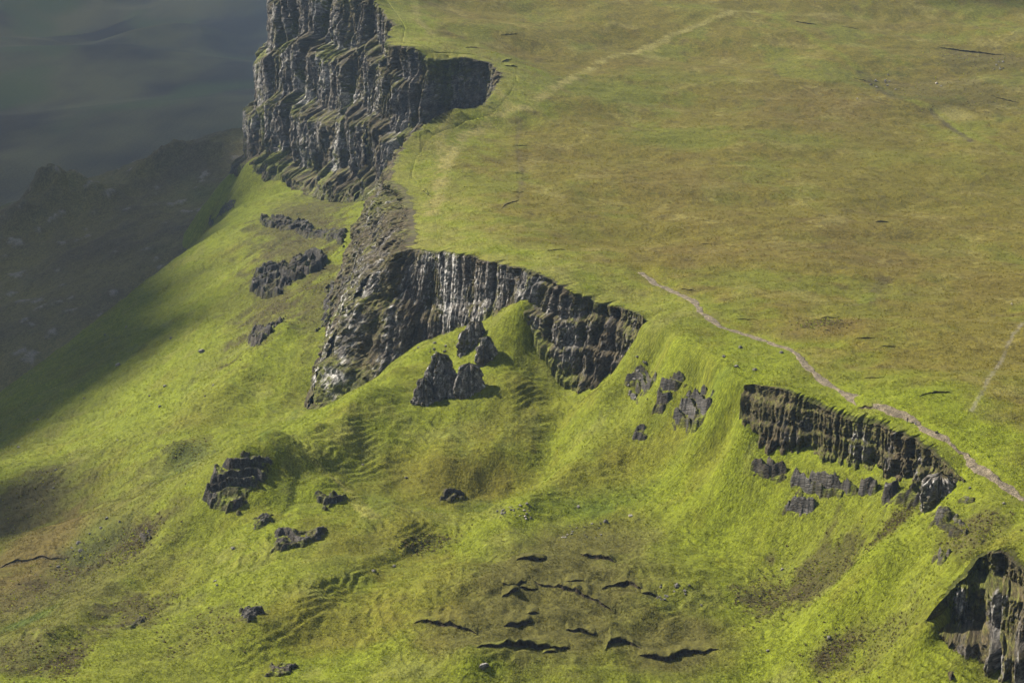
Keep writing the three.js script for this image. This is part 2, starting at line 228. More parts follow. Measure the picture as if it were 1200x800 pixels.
// ------------------------------------------------------------------ colours of the vegetation (linear base colours)
const COL = { bright: [0.120, 0.140, 0.0095], sward: [0.100, 0.106, 0.0120], bog: [0.072, 0.066, 0.0150], olive: [0.102, 0.088, 0.0120], moor: [0.116, 0.097, 0.0160], heather: [0.046, 0.036, 0.0150], straw: [0.190, 0.168, 0.050], deep: [0.040, 0.068, 0.0085], peat: [0.055, 0.041, 0.025], stone: [0.20, 0.18, 0.16], rust: [0.098, 0.062, 0.0200] };
const blob = (u, v, ru, rv, kind, k, ragged = 0.5) => { const p = hit(u, v), q = hit(u, v - rv), m = p[2] / FOCAL; return { x: p[0], d: p[2], rx: ru * m, rd: Math.max(4, Math.min(Math.abs(q[2] - p[2]), rv * m * 9)), kind, k, ragged }; };
const patches = [
  blob(520, 560, 110, 46, 'olive', 0.6, 0.7), blob(720, 556, 120, 36, 'olive', 0.45, 0.8), blob(440, 625, 80, 36, 'olive', 0.55, 0.8), blob(380, 740, 100, 44, 'olive', 0.6, 0.8), blob(620, 480, 60, 30, 'olive', 0.35, 0.8), blob(250, 470, 50, 30, 'olive', 0.3, 1.0), blob(1000, 640, 60, 18, 'bright', 0.6), blob(860, 640, 34, 50, 'bright', 0.4), blob(700, 590, 70, 16, 'deep', 0.3, 0.8), blob(440, 600, 24, 26, 'deep', 0.3, 0.8),  // leading olive blobs: duller turf that also paints in shade on the slope flanks
  blob(650, 700, 150, 70, 'bog', 1.0, 0.3), blob(690, 640, 90, 30, 'bog', 0.9, 0.3), blob(790, 760, 80, 44, 'bog', 1.0, 0.3), blob(560, 735, 80, 34, 'bog', 0.8, 0.5), blob(500, 690, 60, 40, 'olive', 0.5), blob(560, 788, 34, 14, 'bright', 0.9),
  blob(1045, 616, 28, 13, 'heather', 0.95), blob(982, 764, 38, 26, 'heather', 0.95), blob(960, 672, 62, 36, 'heather', 0.75, 1.3), blob(905, 700, 36, 26, 'heather', 0.7, 1.3), blob(1030, 760, 40, 30, 'heather', 0.45, 1.2), blob(1140, 620, 32, 26, 'heather', 0.75, 0.9),
  blob(60, 690, 150, 90, 'bog', 0.75, 0.8), blob(40, 600, 70, 40, 'bog', 0.8, 0.6), blob(352, 258, 64, 24, 'heather', 0.75, 0.9), blob(342, 305, 54, 34, 'heather', 0.75, 1.0), blob(374, 350, 20, 46, 'heather', 0.6, 1.0), blob(312, 385, 28, 20, 'heather', 0.55, 1.1), blob(25, 590, 50, 34, 'heather', 0.7, 0.6), blob(40, 640, 60, 24, 'rust', 0.6, 0.4), blob(110, 655, 66, 20, 'heather', 0.75, 1.0), blob(40, 700, 70, 22, 'heather', 0.45, 0.7), blob(30, 728, 40, 8, 'deep', 0.6), blob(165, 718, 44, 22, 'heather', 0.7, 1.0), blob(30, 770, 60, 24, 'heather', 0.6, 0.7), blob(75, 785, 22, 16, 'heather', 0.8), blob(160, 640, 22, 16, 'heather', 0.8), blob(240, 740, 50, 20, 'heather', 0.4, 1.2),
  blob(215, 545, 30, 22, 'deep', 0.55, 1.0), blob(220, 530, 36, 20, 'heather', 0.35, 1.0), blob(110, 640, 40, 18, 'deep', 0.3, 1),
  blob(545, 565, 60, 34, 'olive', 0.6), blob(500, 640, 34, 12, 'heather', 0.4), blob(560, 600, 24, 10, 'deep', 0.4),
  blob(960, 390, 60, 12, 'rust', 0.5), blob(965, 385, 30, 6, 'heather', 0.5), blob(1080, 200, 200, 40, 'olive', 0.5, 0.8), blob(950, 130, 90, 26, 'rust', 0.35, 0.8), blob(1000, 290, 140, 26, 'rust', 0.35, 0.9), blob(800, 215, 90, 22, 'rust', 0.3, 0.9), blob(820, 300, 80, 20, 'rust', 0.25, 0.9), blob(700, 270, 70, 14, 'olive', 0.5), blob(1120, 110, 90, 24, 'heather', 0.4, 1.0), blob(1150, 70, 60, 14, 'heather', 0.4, 1.0), blob(1130, 400, 90, 50, 'moor', 0.4), blob(1120, 335, 100, 20, 'rust', 0.25),
  blob(800, 160, 70, 12, 'sward', 0.8), blob(930, 165, 60, 10, 'sward', 0.6), blob(720, 110, 60, 12, 'sward', 0.7), blob(870, 330, 60, 14, 'sward', 0.7), blob(1000, 365, 60, 12, 'sward', 0.5), blob(1120, 132, 26, 7, 'straw', 0.7), blob(790, 95, 70, 12, 'sward', 0.5), blob(640, 160, 60, 16, 'moor', 0.5), blob(740, 20, 120, 10, 'moor', 0.6),
  blob(700, 600, 34, 12, 'deep', 0.35), blob(840, 450, 26, 10, 'deep', 0.35), blob(1010, 700, 50, 20, 'bright', 0.8), blob(900, 790, 26, 16, 'bright', 0.7), blob(1090, 760, 26, 30, 'bright', 0.6), blob(380, 470, 40, 20, 'straw', 0.18), blob(420, 520, 34, 16, 'straw', 0.25),
];
function groundColor(x, d, y, side, out) {
  const n1 = fbm(x / 55 + 11, d / 75, 3), n2 = fbm(x / 13, d / 17 + 31, 3), n3 = noise(x / 3.3, d / 4.0), n5 = fbm(x / 28 + 61, d / 33 + 7, 3);
  const moor = sstep(12, 58, side + 22 * n2 + 14 * n1);
  let c, t = clamp(0.34 + 0.9 * n1 + 0.4 * n2 + 0.2 * n3), r = lerp(COL.bright[0], COL.sward[0], t), g = lerp(COL.bright[1], COL.sward[1], t), b = lerp(COL.bright[2], COL.sward[2], t);
  const mix = (k, e) => { r = lerp(r, e[0], k); g = lerp(g, e[1], k); b = lerp(b, e[2], k); };
  mix(0.4 * sstep(0.1, 0.6, n5 + 0.2 * n3), COL.olive); mix(0.28 * sstep(0.2, 0.6, -n5 + 0.4 * n2 + 0.2 * n3), COL.straw); mix(0.2 * sstep(0.3, 0.6, n2 - 0.6 * n5 + 0.35 * n3), COL.deep); mix(0.16 * sstep(0.34, 0.6, fbm(x / 6 + 3, d / 7, 2) + 0.3 * n1), COL.heather);
  if (side > 0) { const rim = sstep(60, 6, side) * sstep(720, 800, d) * 0.4 * clamp(0.8 + n2); mix(rim, COL.straw); }
  if (moor > 0) {
    const q = clamp(0.5 + 1.1 * n2 + 0.6 * n1 + 0.3 * n3), k = [0, 1, 2].map((e) => lerp(COL.olive[e], COL.moor[e], q)), put = (w, e) => { for (let z = 0; z < 3; z++) k[z] = lerp(k[z], e[z], w); };
    put(0.75 * sstep(0.02, 0.42, n1 - 0.4 * n2 + 0.15 * n3), COL.sward); put(0.25 * sstep(0.2, 0.5, -n1 + 0.5 * n5), COL.rust); put(0.45 * sstep(0.22, 0.55, n5 + 0.5 * n3), COL.straw); put(0.4 * sstep(0.3, 0.6, n2 + 0.3 * n3 - 0.3 * n5), COL.heather);
    mix(moor, k);
  }
  let rough = 0;
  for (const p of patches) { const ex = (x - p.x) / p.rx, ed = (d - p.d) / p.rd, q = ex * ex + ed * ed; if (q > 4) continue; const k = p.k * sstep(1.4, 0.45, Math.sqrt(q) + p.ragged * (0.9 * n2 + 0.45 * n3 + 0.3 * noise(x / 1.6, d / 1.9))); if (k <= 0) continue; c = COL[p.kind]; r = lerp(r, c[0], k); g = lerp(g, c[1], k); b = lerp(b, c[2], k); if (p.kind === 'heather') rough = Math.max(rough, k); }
  for (const s of strokes) { if (x < s.box[0] || x > s.box[1] || d < s.box[2] || d > s.box[3]) continue; const q = nearLine(s.line, x + 1.2 * n3 * s.w, d + 1.2 * n2 * s.w), k = s.k * sstep(s.w * 1.5, s.w * 0.5, q) * clamp(0.75 + n2 + 0.6 * n3); if (k <= 0) continue; c = COL[s.kind]; r = lerp(r, c[0], k); g = lerp(g, c[1], k); b = lerp(b, c[2], k); }
  const fine = 1 - 0.5 * sstep(10, 50, side), m = 1 + fine * 0.15 * n3 + fine * 0.16 * noise(x / 1.3 + 7, d / 1.3) + 0.12 * noise(x / 6.7, d / 7.9);
  out[0] = r * m; out[1] = g * m; out[2] = b * m; out[3] = rough;
  return out;
}

const ROCK = { dark: [0.080, 0.070, 0.058], mid: [0.235, 0.215, 0.19], pale: [0.50, 0.475, 0.44], brown: [0.105, 0.082, 0.054], veg: [0.082, 0.072, 0.020], moss: [0.108, 0.116, 0.014], heath: [0.070, 0.053, 0.026] };

// ------------------------------------------------------------------ textures and materials
function noiseTexture(size, seed, fn, srgb) {
  const data = new Uint8Array(size * size * 4);
  for (let j = 0; j < size; j++) for (let i = 0; i < size; i++) { const v = clamp(fn(i / size, j / size)) * 255; const o = (j * size + i) * 4; data[o] = data[o + 1] = data[o + 2] = v; data[o + 3] = 255; }
  const t = new THREE.DataTexture(data, size, size); t.wrapS = t.wrapT = THREE.RepeatWrapping; t.magFilter = THREE.LinearFilter; t.minFilter = THREE.LinearMipmapLinearFilter; t.generateMipmaps = true; t.needsUpdate = true; if (srgb) t.colorSpace = THREE.SRGBColorSpace; return t;
}
function tileNoise(x, y, n) {                            // periodic with period 1, n cells
  const X = x * n, Y = y * n, xi = Math.floor(X), yi = Math.floor(Y), fx = X - xi, fy = Y - yi, w = (k) => ((k % n) + n) % n;
  const u = fx * fx * (3 - 2 * fx), v = fy * fy * (3 - 2 * fy);
  return lerp(lerp(grad(w(xi), w(yi), fx, fy), grad(w(xi + 1), w(yi), fx - 1, fy), u), lerp(grad(w(xi), w(yi + 1), fx, fy - 1), grad(w(xi + 1), w(yi + 1), fx - 1, fy - 1), u), v);
}
const grassTex = noiseTexture(1024, 1, (x, y) => 0.82 + 0.10 * tileNoise(x, y, 12) + 0.17 * tileNoise(x, y, 31) + 0.22 * tileNoise(x, y, 83) + 0.24 * tileNoise(x, y, 190), true);
const grassBump = noiseTexture(1024, 2, (x, y) => 0.5 + 0.35 * tileNoise(x, y, 29) + 0.35 * tileNoise(x, y, 71) + 0.35 * tileNoise(x, y, 160));
const rockTex = noiseTexture(1024, 3, (x, y) => 0.74 + 0.26 * tileNoise(x, y, 9) + 0.30 * tileNoise(x, y, 37) + 0.32 * tileNoise(x, y, 90) + 0.25 * tileNoise(x, y, 200), true);
const rockBump = noiseTexture(1024, 4, (x, y) => 0.5 + 0.4 * tileNoise(x, y, 25) + 0.4 * tileNoise(x, y, 60) + 0.3 * tileNoise(x, y, 140));
const turf = new THREE.MeshPhysicalMaterial({ name: 'turf', vertexColors: true, map: grassTex, bumpMap: grassBump, bumpScale: 0.35, roughness: 1, specularIntensity: 0.12 });
const rock = new THREE.MeshPhysicalMaterial({ name: 'basalt', vertexColors: true, map: rockTex, bumpMap: rockBump, bumpScale: 0.3, roughness: 0.95, specularIntensity: 0.3 });
const TILE = 57;

// ------------------------------------------------------------------ helpers for things
const taken = {};
const numbered = (name) => { const n = taken[name] = (taken[name] ?? -1) + 1; return n ? name + '_' + String(n).padStart(3, '0') : name; };
function shade(o) { o.castShadow = true; o.receiveShadow = true; return o; }
function structure(name, geometry, material) { const o = shade(new THREE.Mesh(geometry, material)); o.name = numbered(name); o.userData.kind = 'structure'; scene.add(o); return o; }
function tag(o, label, category, group) { o.userData.label = label; o.userData.category = category; if (group) o.userData.group = group; return o; }
function geometryOf(pos, col, uv, index) {
  const g = new THREE.BufferGeometry(); g.setAttribute('position', new THREE.BufferAttribute(pos, 3));
  if (col) g.setAttribute('color', new THREE.BufferAttribute(col, 3)); if (uv) g.setAttribute('uv', new THREE.BufferAttribute(uv, 2)); g.setIndex(new THREE.BufferAttribute(index, 1)); return g;
}
// a sheet whose rows lie at growing distances (finer where it is near); fn(x, d, out) fills y and colour
function sheet(ta, tb, nCols, rows, fn) {
  const nR = rows.length, pos = new Float32Array(nCols * nR * 3), col = new Float32Array(nCols * nR * 3), uv = new Float32Array(nCols * nR * 2), o = [0, 0, 0, 0, 0], extra = new Float32Array(nCols * nR);
  for (let j = 0, k = 0; j < nR; j++) for (let i = 0; i < nCols; i++, k++) {
    const d = rows[j], x = lerp(ta, tb, i / (nCols - 1)) * d; fn(x, d, o);
    pos[k * 3] = x; pos[k * 3 + 1] = o[0]; pos[k * 3 + 2] = -d; col[k * 3] = o[1]; col[k * 3 + 1] = o[2]; col[k * 3 + 2] = o[3]; uv[k * 2] = x / TILE; uv[k * 2 + 1] = d / TILE; extra[k] = o[4];
  }
  return { pos, col, uv, extra, nCols, nR };
}
function sheetIndex(s, keep) {
  const idx = []; for (let j = 0; j < s.nR - 1; j++) for (let i = 0; i < s.nCols - 1; i++) { const a = j * s.nCols + i; if (keep && !keep(a)) continue; idx.push(a, a + 1, a + s.nCols, a + 1, a + s.nCols + 1, a + s.nCols); } return idx;
}
function gridNormals(s) {
  const n = new Float32Array(s.pos.length), p = s.pos, W = s.nCols;
  for (let j = 0; j < s.nR; j++) for (let i = 0; i < W; i++) {
    const a = (j * W + Math.max(0, i - 1)) * 3, b = (j * W + Math.min(W - 1, i + 1)) * 3, c = (Math.max(0, j - 1) * W + i) * 3, e = (Math.min(s.nR - 1, j + 1) * W + i) * 3, k = (j * W + i) * 3;
    const ux = p[b] - p[a], uy = p[b + 1] - p[a + 1], uz = p[b + 2] - p[a + 2], vx = p[e] - p[c], vy = p[e + 1] - p[c + 1], vz = p[e + 2] - p[c + 2];
    let x = uy * vz - uz * vy, y = uz * vx - ux * vz, z = ux * vy - uy * vx; const l = Math.hypot(x, y, z) || 1; n[k] = x / l; n[k + 1] = y / l; n[k + 2] = z / l;
  }
  return n;
}
// a part of a grid with only the vertices it uses
function cut(s, normals, idx) {
  const map = new Int32Array(s.pos.length / 3).fill(-1), used = []; const out = new Uint32Array(idx.length);
  for (let q = 0; q < idx.length; q++) { const k = idx[q]; if (map[k] < 0) { map[k] = used.length; used.push(k); } out[q] = map[k]; }
  const m = used.length, p = new Float32Array(m * 3), n = new Float32Array(m * 3), c = new Float32Array(m * 3), t = new Float32Array(m * 2);
  for (let q = 0; q < m; q++) { const k = used[q]; for (let e = 0; e < 3; e++) { p[q * 3 + e] = s.pos[k * 3 + e]; n[q * 3 + e] = normals[k * 3 + e]; c[q * 3 + e] = s.col[k * 3 + e]; } t[q * 2] = s.uv[k * 2]; t[q * 2 + 1] = s.uv[k * 2 + 1]; }
  const g = geometryOf(p, c, t, out); g.setAttribute('normal', new THREE.BufferAttribute(n, 3)); return g;
}

// normals of a grid turned the way that test() likes, and the triangles with them
function outward(s, test) { const n = gridNormals(s); let q = 0; for (let k = 0; k < n.length; k += 3) q += test(n, k); const idx = sheetIndex(s); if (q < 0) { for (let k = 0; k < n.length; k++) n[k] = -n[k]; for (let k = 0; k < idx.length; k += 3) [idx[k], idx[k + 1]] = [idx[k + 1], idx[k]]; } return cut(s, n, idx); }

// ------------------------------------------------------------------ the near hills: moor above the rim, grass slopes below it
{
  const rows = []; for (let d = 300; d < 2350;) { rows.push(d); d += d < 430 ? 4 : d < 900 ? 0.98 : d < 1500 ? 0.98 + (d - 900) * 0.0024 : 3 + (d - 1500) * 0.02; }
  const c = [0, 0, 0, 0], C = 900, y0 = new Float32Array(C * rows.length);
  const s = sheet(-0.32, 0.31, C, rows, (x, d, o) => { o[4] = rimSide(x, d); o[0] = base(x, d, o[4]); });
  for (let k = 0; k < y0.length; k++) y0[k] = s.pos[k * 3 + 1];
  for (let j = 0, k = 0; j < rows.length; j++) for (let i = 0; i < C; i++, k++) {
    const x = s.pos[k * 3], d = rows[j], y = y0[k], side = s.extra[k], a = i < C - 1 ? k + 1 : k - 1, b = j < rows.length - 1 ? k + C : k - C, sx = (y0[a] - y) / (s.pos[a * 3] - x), sd = (y0[b] - y) / (s.pos[k * 3 + 2] - s.pos[b * 3 + 2]) - sx * (s.pos[b * 3] - x) / (s.pos[k * 3 + 2] - s.pos[b * 3 + 2]);
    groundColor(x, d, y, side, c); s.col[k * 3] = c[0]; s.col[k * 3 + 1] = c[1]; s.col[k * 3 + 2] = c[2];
    const p = pathNear(x, d); s.pos[k * 3 + 1] = y + relief(x, d, y, Math.hypot(sx, sd), side) + c[3] * (0.5 * Math.abs(noise(x / 1.8, d / 1.8)) + 0.3 * noise(x / 4, d / 4)) - (p < 3 ? 0.25 * sstep(3, 1, p) : 0);
  }
  const n = gridNormals(s), up = sheetIndex(s, (a) => s.extra[a] > 0.5), down = sheetIndex(s, (a) => s.extra[a] <= 0.5);
  structure('moorland_plateau', cut(s, n, up), turf);
  structure('grassy_hillside', cut(s, n, down), turf);
  // the slope that the photograph is taken from, below and behind the frame
  const near = sheet(-1.2, 1.2, 40, [310, 280, 240, 200, 160, 120, 90, 60, 40, 25, 14, 6, 2], (x, d, o) => { o[0] = lerp(EYE - 1.7, base(clamp(x, -300, 150), 310) - 1, sstep(0, 250, d)) - 30 * sstep(0, 60, d) * sstep(250, 60, d) + (d > 60 ? 1.2 * fbm(x / 20, d / 20, 3) : 0); o[1] = COL.sward[0]; o[2] = COL.sward[1]; o[3] = COL.sward[2]; });
  structure('viewpoint_slope', cut(near, gridNormals(near), sheetIndex(near)), turf);
}
console.log('near hills ready');

// ------------------------------------------------------------------ the land far behind: landslip ridge, valley, hills
{
  const pts = [];
  for (const p of [[0, 440, 1330], [100, 372, 1420], [60, 400, 1370], [200, 300, 1510], [280, 166, 1850], [262, 158, 1880], [240, 188, 1840], [190, 196, 1850], [130, 226, 1800], [60, 246, 1770], [0, 272, 1740], [100, 300, 1600], [0, 350, 1520], [200, 250, 1660], [-150, 320, 1660], [-150, 450, 1350], [-300, 380, 1650],
    [0, 205, 3000], [150, 172, 3300], [300, 120, 3700], [0, 130, 4200], [-300, 200, 3000], [-300, 120, 4200], [150, 62, 5200], [0, 58, 5300], [80, 56, 5300], [220, 70, 5100], [320, 82, 4900], [450, 90, 4800], [-300, 58, 5400], [150, 20, 7000], [0, 0, 7600], [320, 20, 7000], [250, -20, 8200], [-300, 0, 7600], [450, 0, 7000], [150, 60, 5900], [0, 56, 6000], [300, 76, 5700]]) pts.push(at(...p));
  for (const [x, drop, d] of [[-450, 352, 1250], [-700, 360, 1200], [-500, 345, 2300], [-350, 330, 2300], [-200, 300, 2300], [0, 300, 2400], [-1000, 350, 2300], [-1200, 330, 1600], [0, 260, 1900], [-800, 365, 3000], [0, 330, 3600], [-3000, 90, 9500], [0, 90, 9500], [-1500, 60, 9500]]) pts.push([x, EYE - drop, d]);
  const f1 = gridSpline(pts.map(([x, y, d]) => [x, y, d]), -4200, 900, 1100, 9600, 50, 0.02);
  const knolls = [[265, 158, 1860, 16, 2], [200, 188, 1850, 18, 9], [165, 205, 1820, 14, 8], [75, 222, 1790, 26, 13], [120, 232, 1770, 20, 6], [20, 262, 1740, 26, 7], [240, 172, 1850, 14, 5], [50, 235, 1800, 14, 8]].map(([u, v, d, r, h]) => { const p = at(u, v, d); return [p[0], d, r, h]; });
  const rows = []; for (let d = 1150; d < 9300; d *= d < 2000 ? 1.0026 : 1.007) rows.push(d);
  const s = sheet(-0.36, 0.02, 420, rows, (x, d, o) => {
    let y = f1(x, d); const far = sstep(1800, 3000, d), n = fbm(x / 90, d / 140, 4), n2 = fbm(x / 21, d / 26, 4);
    for (const [kx, kd, r, h] of knolls) { const q = ((x - kx) ** 2 + ((d - kd) * 0.55) ** 2) / (r * r); if (q < 6) y += 2.3 * h * Math.exp(-q) * (1 + 0.3 * n2); }
    y += 6 * (1 - far) * n + (1 - far) * 2.8 * n2 + far * 14 * fbm(x / 600, d / 800, 3) + sstep(5000, 6400, d) * 150 * (ridge(x / 900 + 0.2, d / 2600) + 0.5 * ridge(x / 380, d / 1500 + 2) - 0.2);
    // grass and scree on the ridge, moor behind; both painted lighter against cloud shade
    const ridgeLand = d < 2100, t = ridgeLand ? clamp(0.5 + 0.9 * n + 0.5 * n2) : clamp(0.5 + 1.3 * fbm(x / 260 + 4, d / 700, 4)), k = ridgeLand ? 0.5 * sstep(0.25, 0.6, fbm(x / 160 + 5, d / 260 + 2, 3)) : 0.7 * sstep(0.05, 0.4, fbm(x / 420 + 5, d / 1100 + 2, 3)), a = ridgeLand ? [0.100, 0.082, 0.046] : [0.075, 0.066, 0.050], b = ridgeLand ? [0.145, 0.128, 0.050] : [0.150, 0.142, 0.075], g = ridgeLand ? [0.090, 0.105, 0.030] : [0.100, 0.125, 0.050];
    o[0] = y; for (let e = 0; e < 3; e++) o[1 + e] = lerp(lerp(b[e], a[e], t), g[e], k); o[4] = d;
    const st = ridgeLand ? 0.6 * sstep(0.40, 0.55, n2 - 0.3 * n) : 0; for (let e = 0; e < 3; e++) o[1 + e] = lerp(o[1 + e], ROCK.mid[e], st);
  });
  const n = gridNormals(s);
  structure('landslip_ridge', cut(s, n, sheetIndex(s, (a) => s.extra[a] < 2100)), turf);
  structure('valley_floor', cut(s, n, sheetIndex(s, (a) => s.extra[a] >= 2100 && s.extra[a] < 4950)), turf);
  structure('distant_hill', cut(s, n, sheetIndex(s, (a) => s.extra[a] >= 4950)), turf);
}
console.log('far land ready');

// ------------------------------------------------------------------ rock faces
const h1 = (i, seed) => hash2(Math.floor(i), 977 + seed * 131);
// columns, buttresses and clefts: how far the rock stands out at s metres along and y metres up
const gullyAt = (s, y, p) => sstep(0.15, 0.02, Math.abs(noise(s / (p.apart ?? 30) + p.seed * 1.7, y / 190 + 2.5)));
function columns(s, y, p) {
  const warp = 0.9 * noise(s / 9, y / 34) + 0.22 * noise(s / 3, y / 9), c0 = (s + warp) / p.column, c = c0 + 0.55 * noise(c0 * 0.83, y / 60), i = Math.floor(c), f = c - i, m = Math.min(f, 1 - f);
  const tall = (2.5 + 6 * h1(i, p.seed + 3)) * (p.tall ?? 1), tier = Math.floor((y + 30 * h1(i, p.seed + 5)) / tall), q = hash2(i * 31 + p.seed, tier * 17 + 5);
  let h = p.relief * (0.55 * Math.sqrt(Math.max(0, 1 - (2 * f - 1) ** 2)) + 1.0 * (q - 0.5) - 0.7 * sstep(0.14, 0.02, m));
  const c2 = (s + warp * 1.4) / (p.column * 3.7) + 0.3, i2 = Math.floor(c2), f2 = c2 - i2, tier2 = Math.floor((y + 40 * h1(i2, p.seed + 9)) / (8 + 8 * h1(i2, p.seed + 2)));
  h += p.relief * (1.3 * (hash2(i2 * 13 + p.seed, tier2 + 71) - 0.5) + 0.9 * Math.sqrt(Math.max(0, 1 - (2 * f2 - 1) ** 2)) - 0.9 * sstep(0.07, 0.0, Math.min(f2, 1 - f2)));
  h += p.buttress * (fbm(s / 17 + p.seed, y / 75, 3) * 1.5);
  const cleft = Math.abs(noise(s / 13 + p.seed * 3.1, y / 110 + 0.5)); h -= p.cleft * sstep(0.085, 0.0, cleft);
  if (p.gully) h -= p.gully * gullyAt(s + 2.5 * noise(s / 8, y / 13), y, p);
  return h + 0.3 * noise(s / 1.0, y / 3.1) + 0.45 * noise(s / 2.9 + 8, y / 7);
}
function rockColor(s, y, soft, p, out) {
  // soft: 0 bare rock .. 1 plants, from the ledges the face has
  const n1 = fbm(s / 7 + p.seed, y / 11, 3), n2 = noise(s / 0.9, y / 2.4), n3 = noise(s / 0.7, y / 0.8), n4 = fbm(s / 22 + 5, y / 30 + p.seed, 2), chip = hash2(Math.floor(s / 0.75 + 0.4 * n2), Math.floor(y / 1.3 + 3 * h1(s / 0.75, 2)));
  const t = clamp(0.42 - (p.dark ?? 0) + 0.8 * n1 + 0.6 * n2 + 0.4 * n3 + 0.5 * (chip - 0.5)), a = ROCK.dark, b = ROCK.mid;
  let r = lerp(a[0], b[0], t), g = lerp(a[1], b[1], t), bl = lerp(a[2], b[2], t);
  const li = clamp(p.lichen * (0.9 * sstep(0.12, 0.55, n4 + 0.7 * n2 + 0.4 * n3) + 0.9 * sstep(0.84, 0.9, chip + 0.2 * n1))), c = ROCK.pale; r = lerp(r, c[0], li); g = lerp(g, c[1], li); bl = lerp(bl, c[2], li);
  const br = sstep(0.0, 0.45, -n4 + 0.5 * n2) * 0.6, e = ROCK.brown; r = lerp(r, e[0], br); g = lerp(g, e[1], br); bl = lerp(bl, e[2], br);
  const k = sstep(0.38, 0.62, soft + 0.6 * n1 + 0.4 * n3 + 0.3 * n2 + 0.25 * noise(s / 2.4, y / 1.7)), m = clamp(0.33 + 0.9 * n4 + 0.7 * n3 + 0.5 * noise(s / 2, y / 2) + p.moss), v = ROCK.heath, w = ROCK.veg, z = ROCK.moss;
  let vr = lerp(v[0], w[0], clamp(m * 2)), vg = lerp(v[1], w[1], clamp(m * 2)), vb = lerp(v[2], w[2], clamp(m * 2)); const m2 = clamp(m * 2 - 1 + 1.1 * (p.green ?? 0) * clamp(0.6 + 1.2 * n4 + n3)); vr = lerp(vr, z[0], m2); vg = lerp(vg, z[1], m2); vb = lerp(vb, z[2], m2);
  out[0] = lerp(r, vr, k); out[1] = lerp(g, vg, k); out[2] = lerp(bl, vb, k);
}
function crSample(list, t) { // Catmull-Rom through rows of numbers
  const n = list.length - 1, f = clamp(t, 0, 1) * n, i = Math.min(n - 1, Math.floor(f)), q = f - i, P = (k) => list[clamp(k, 0, n)], a = P(i - 1), b = P(i), c = P(i + 1), d = P(i + 2);
  return b.map((_, k) => b[k] + 0.5 * q * (c[k] - a[k] + q * (2 * a[k] - 5 * b[k] + 4 * c[k] - d[k] + q * (3 * (b[k] - c[k]) + d[k] - a[k]))));
}
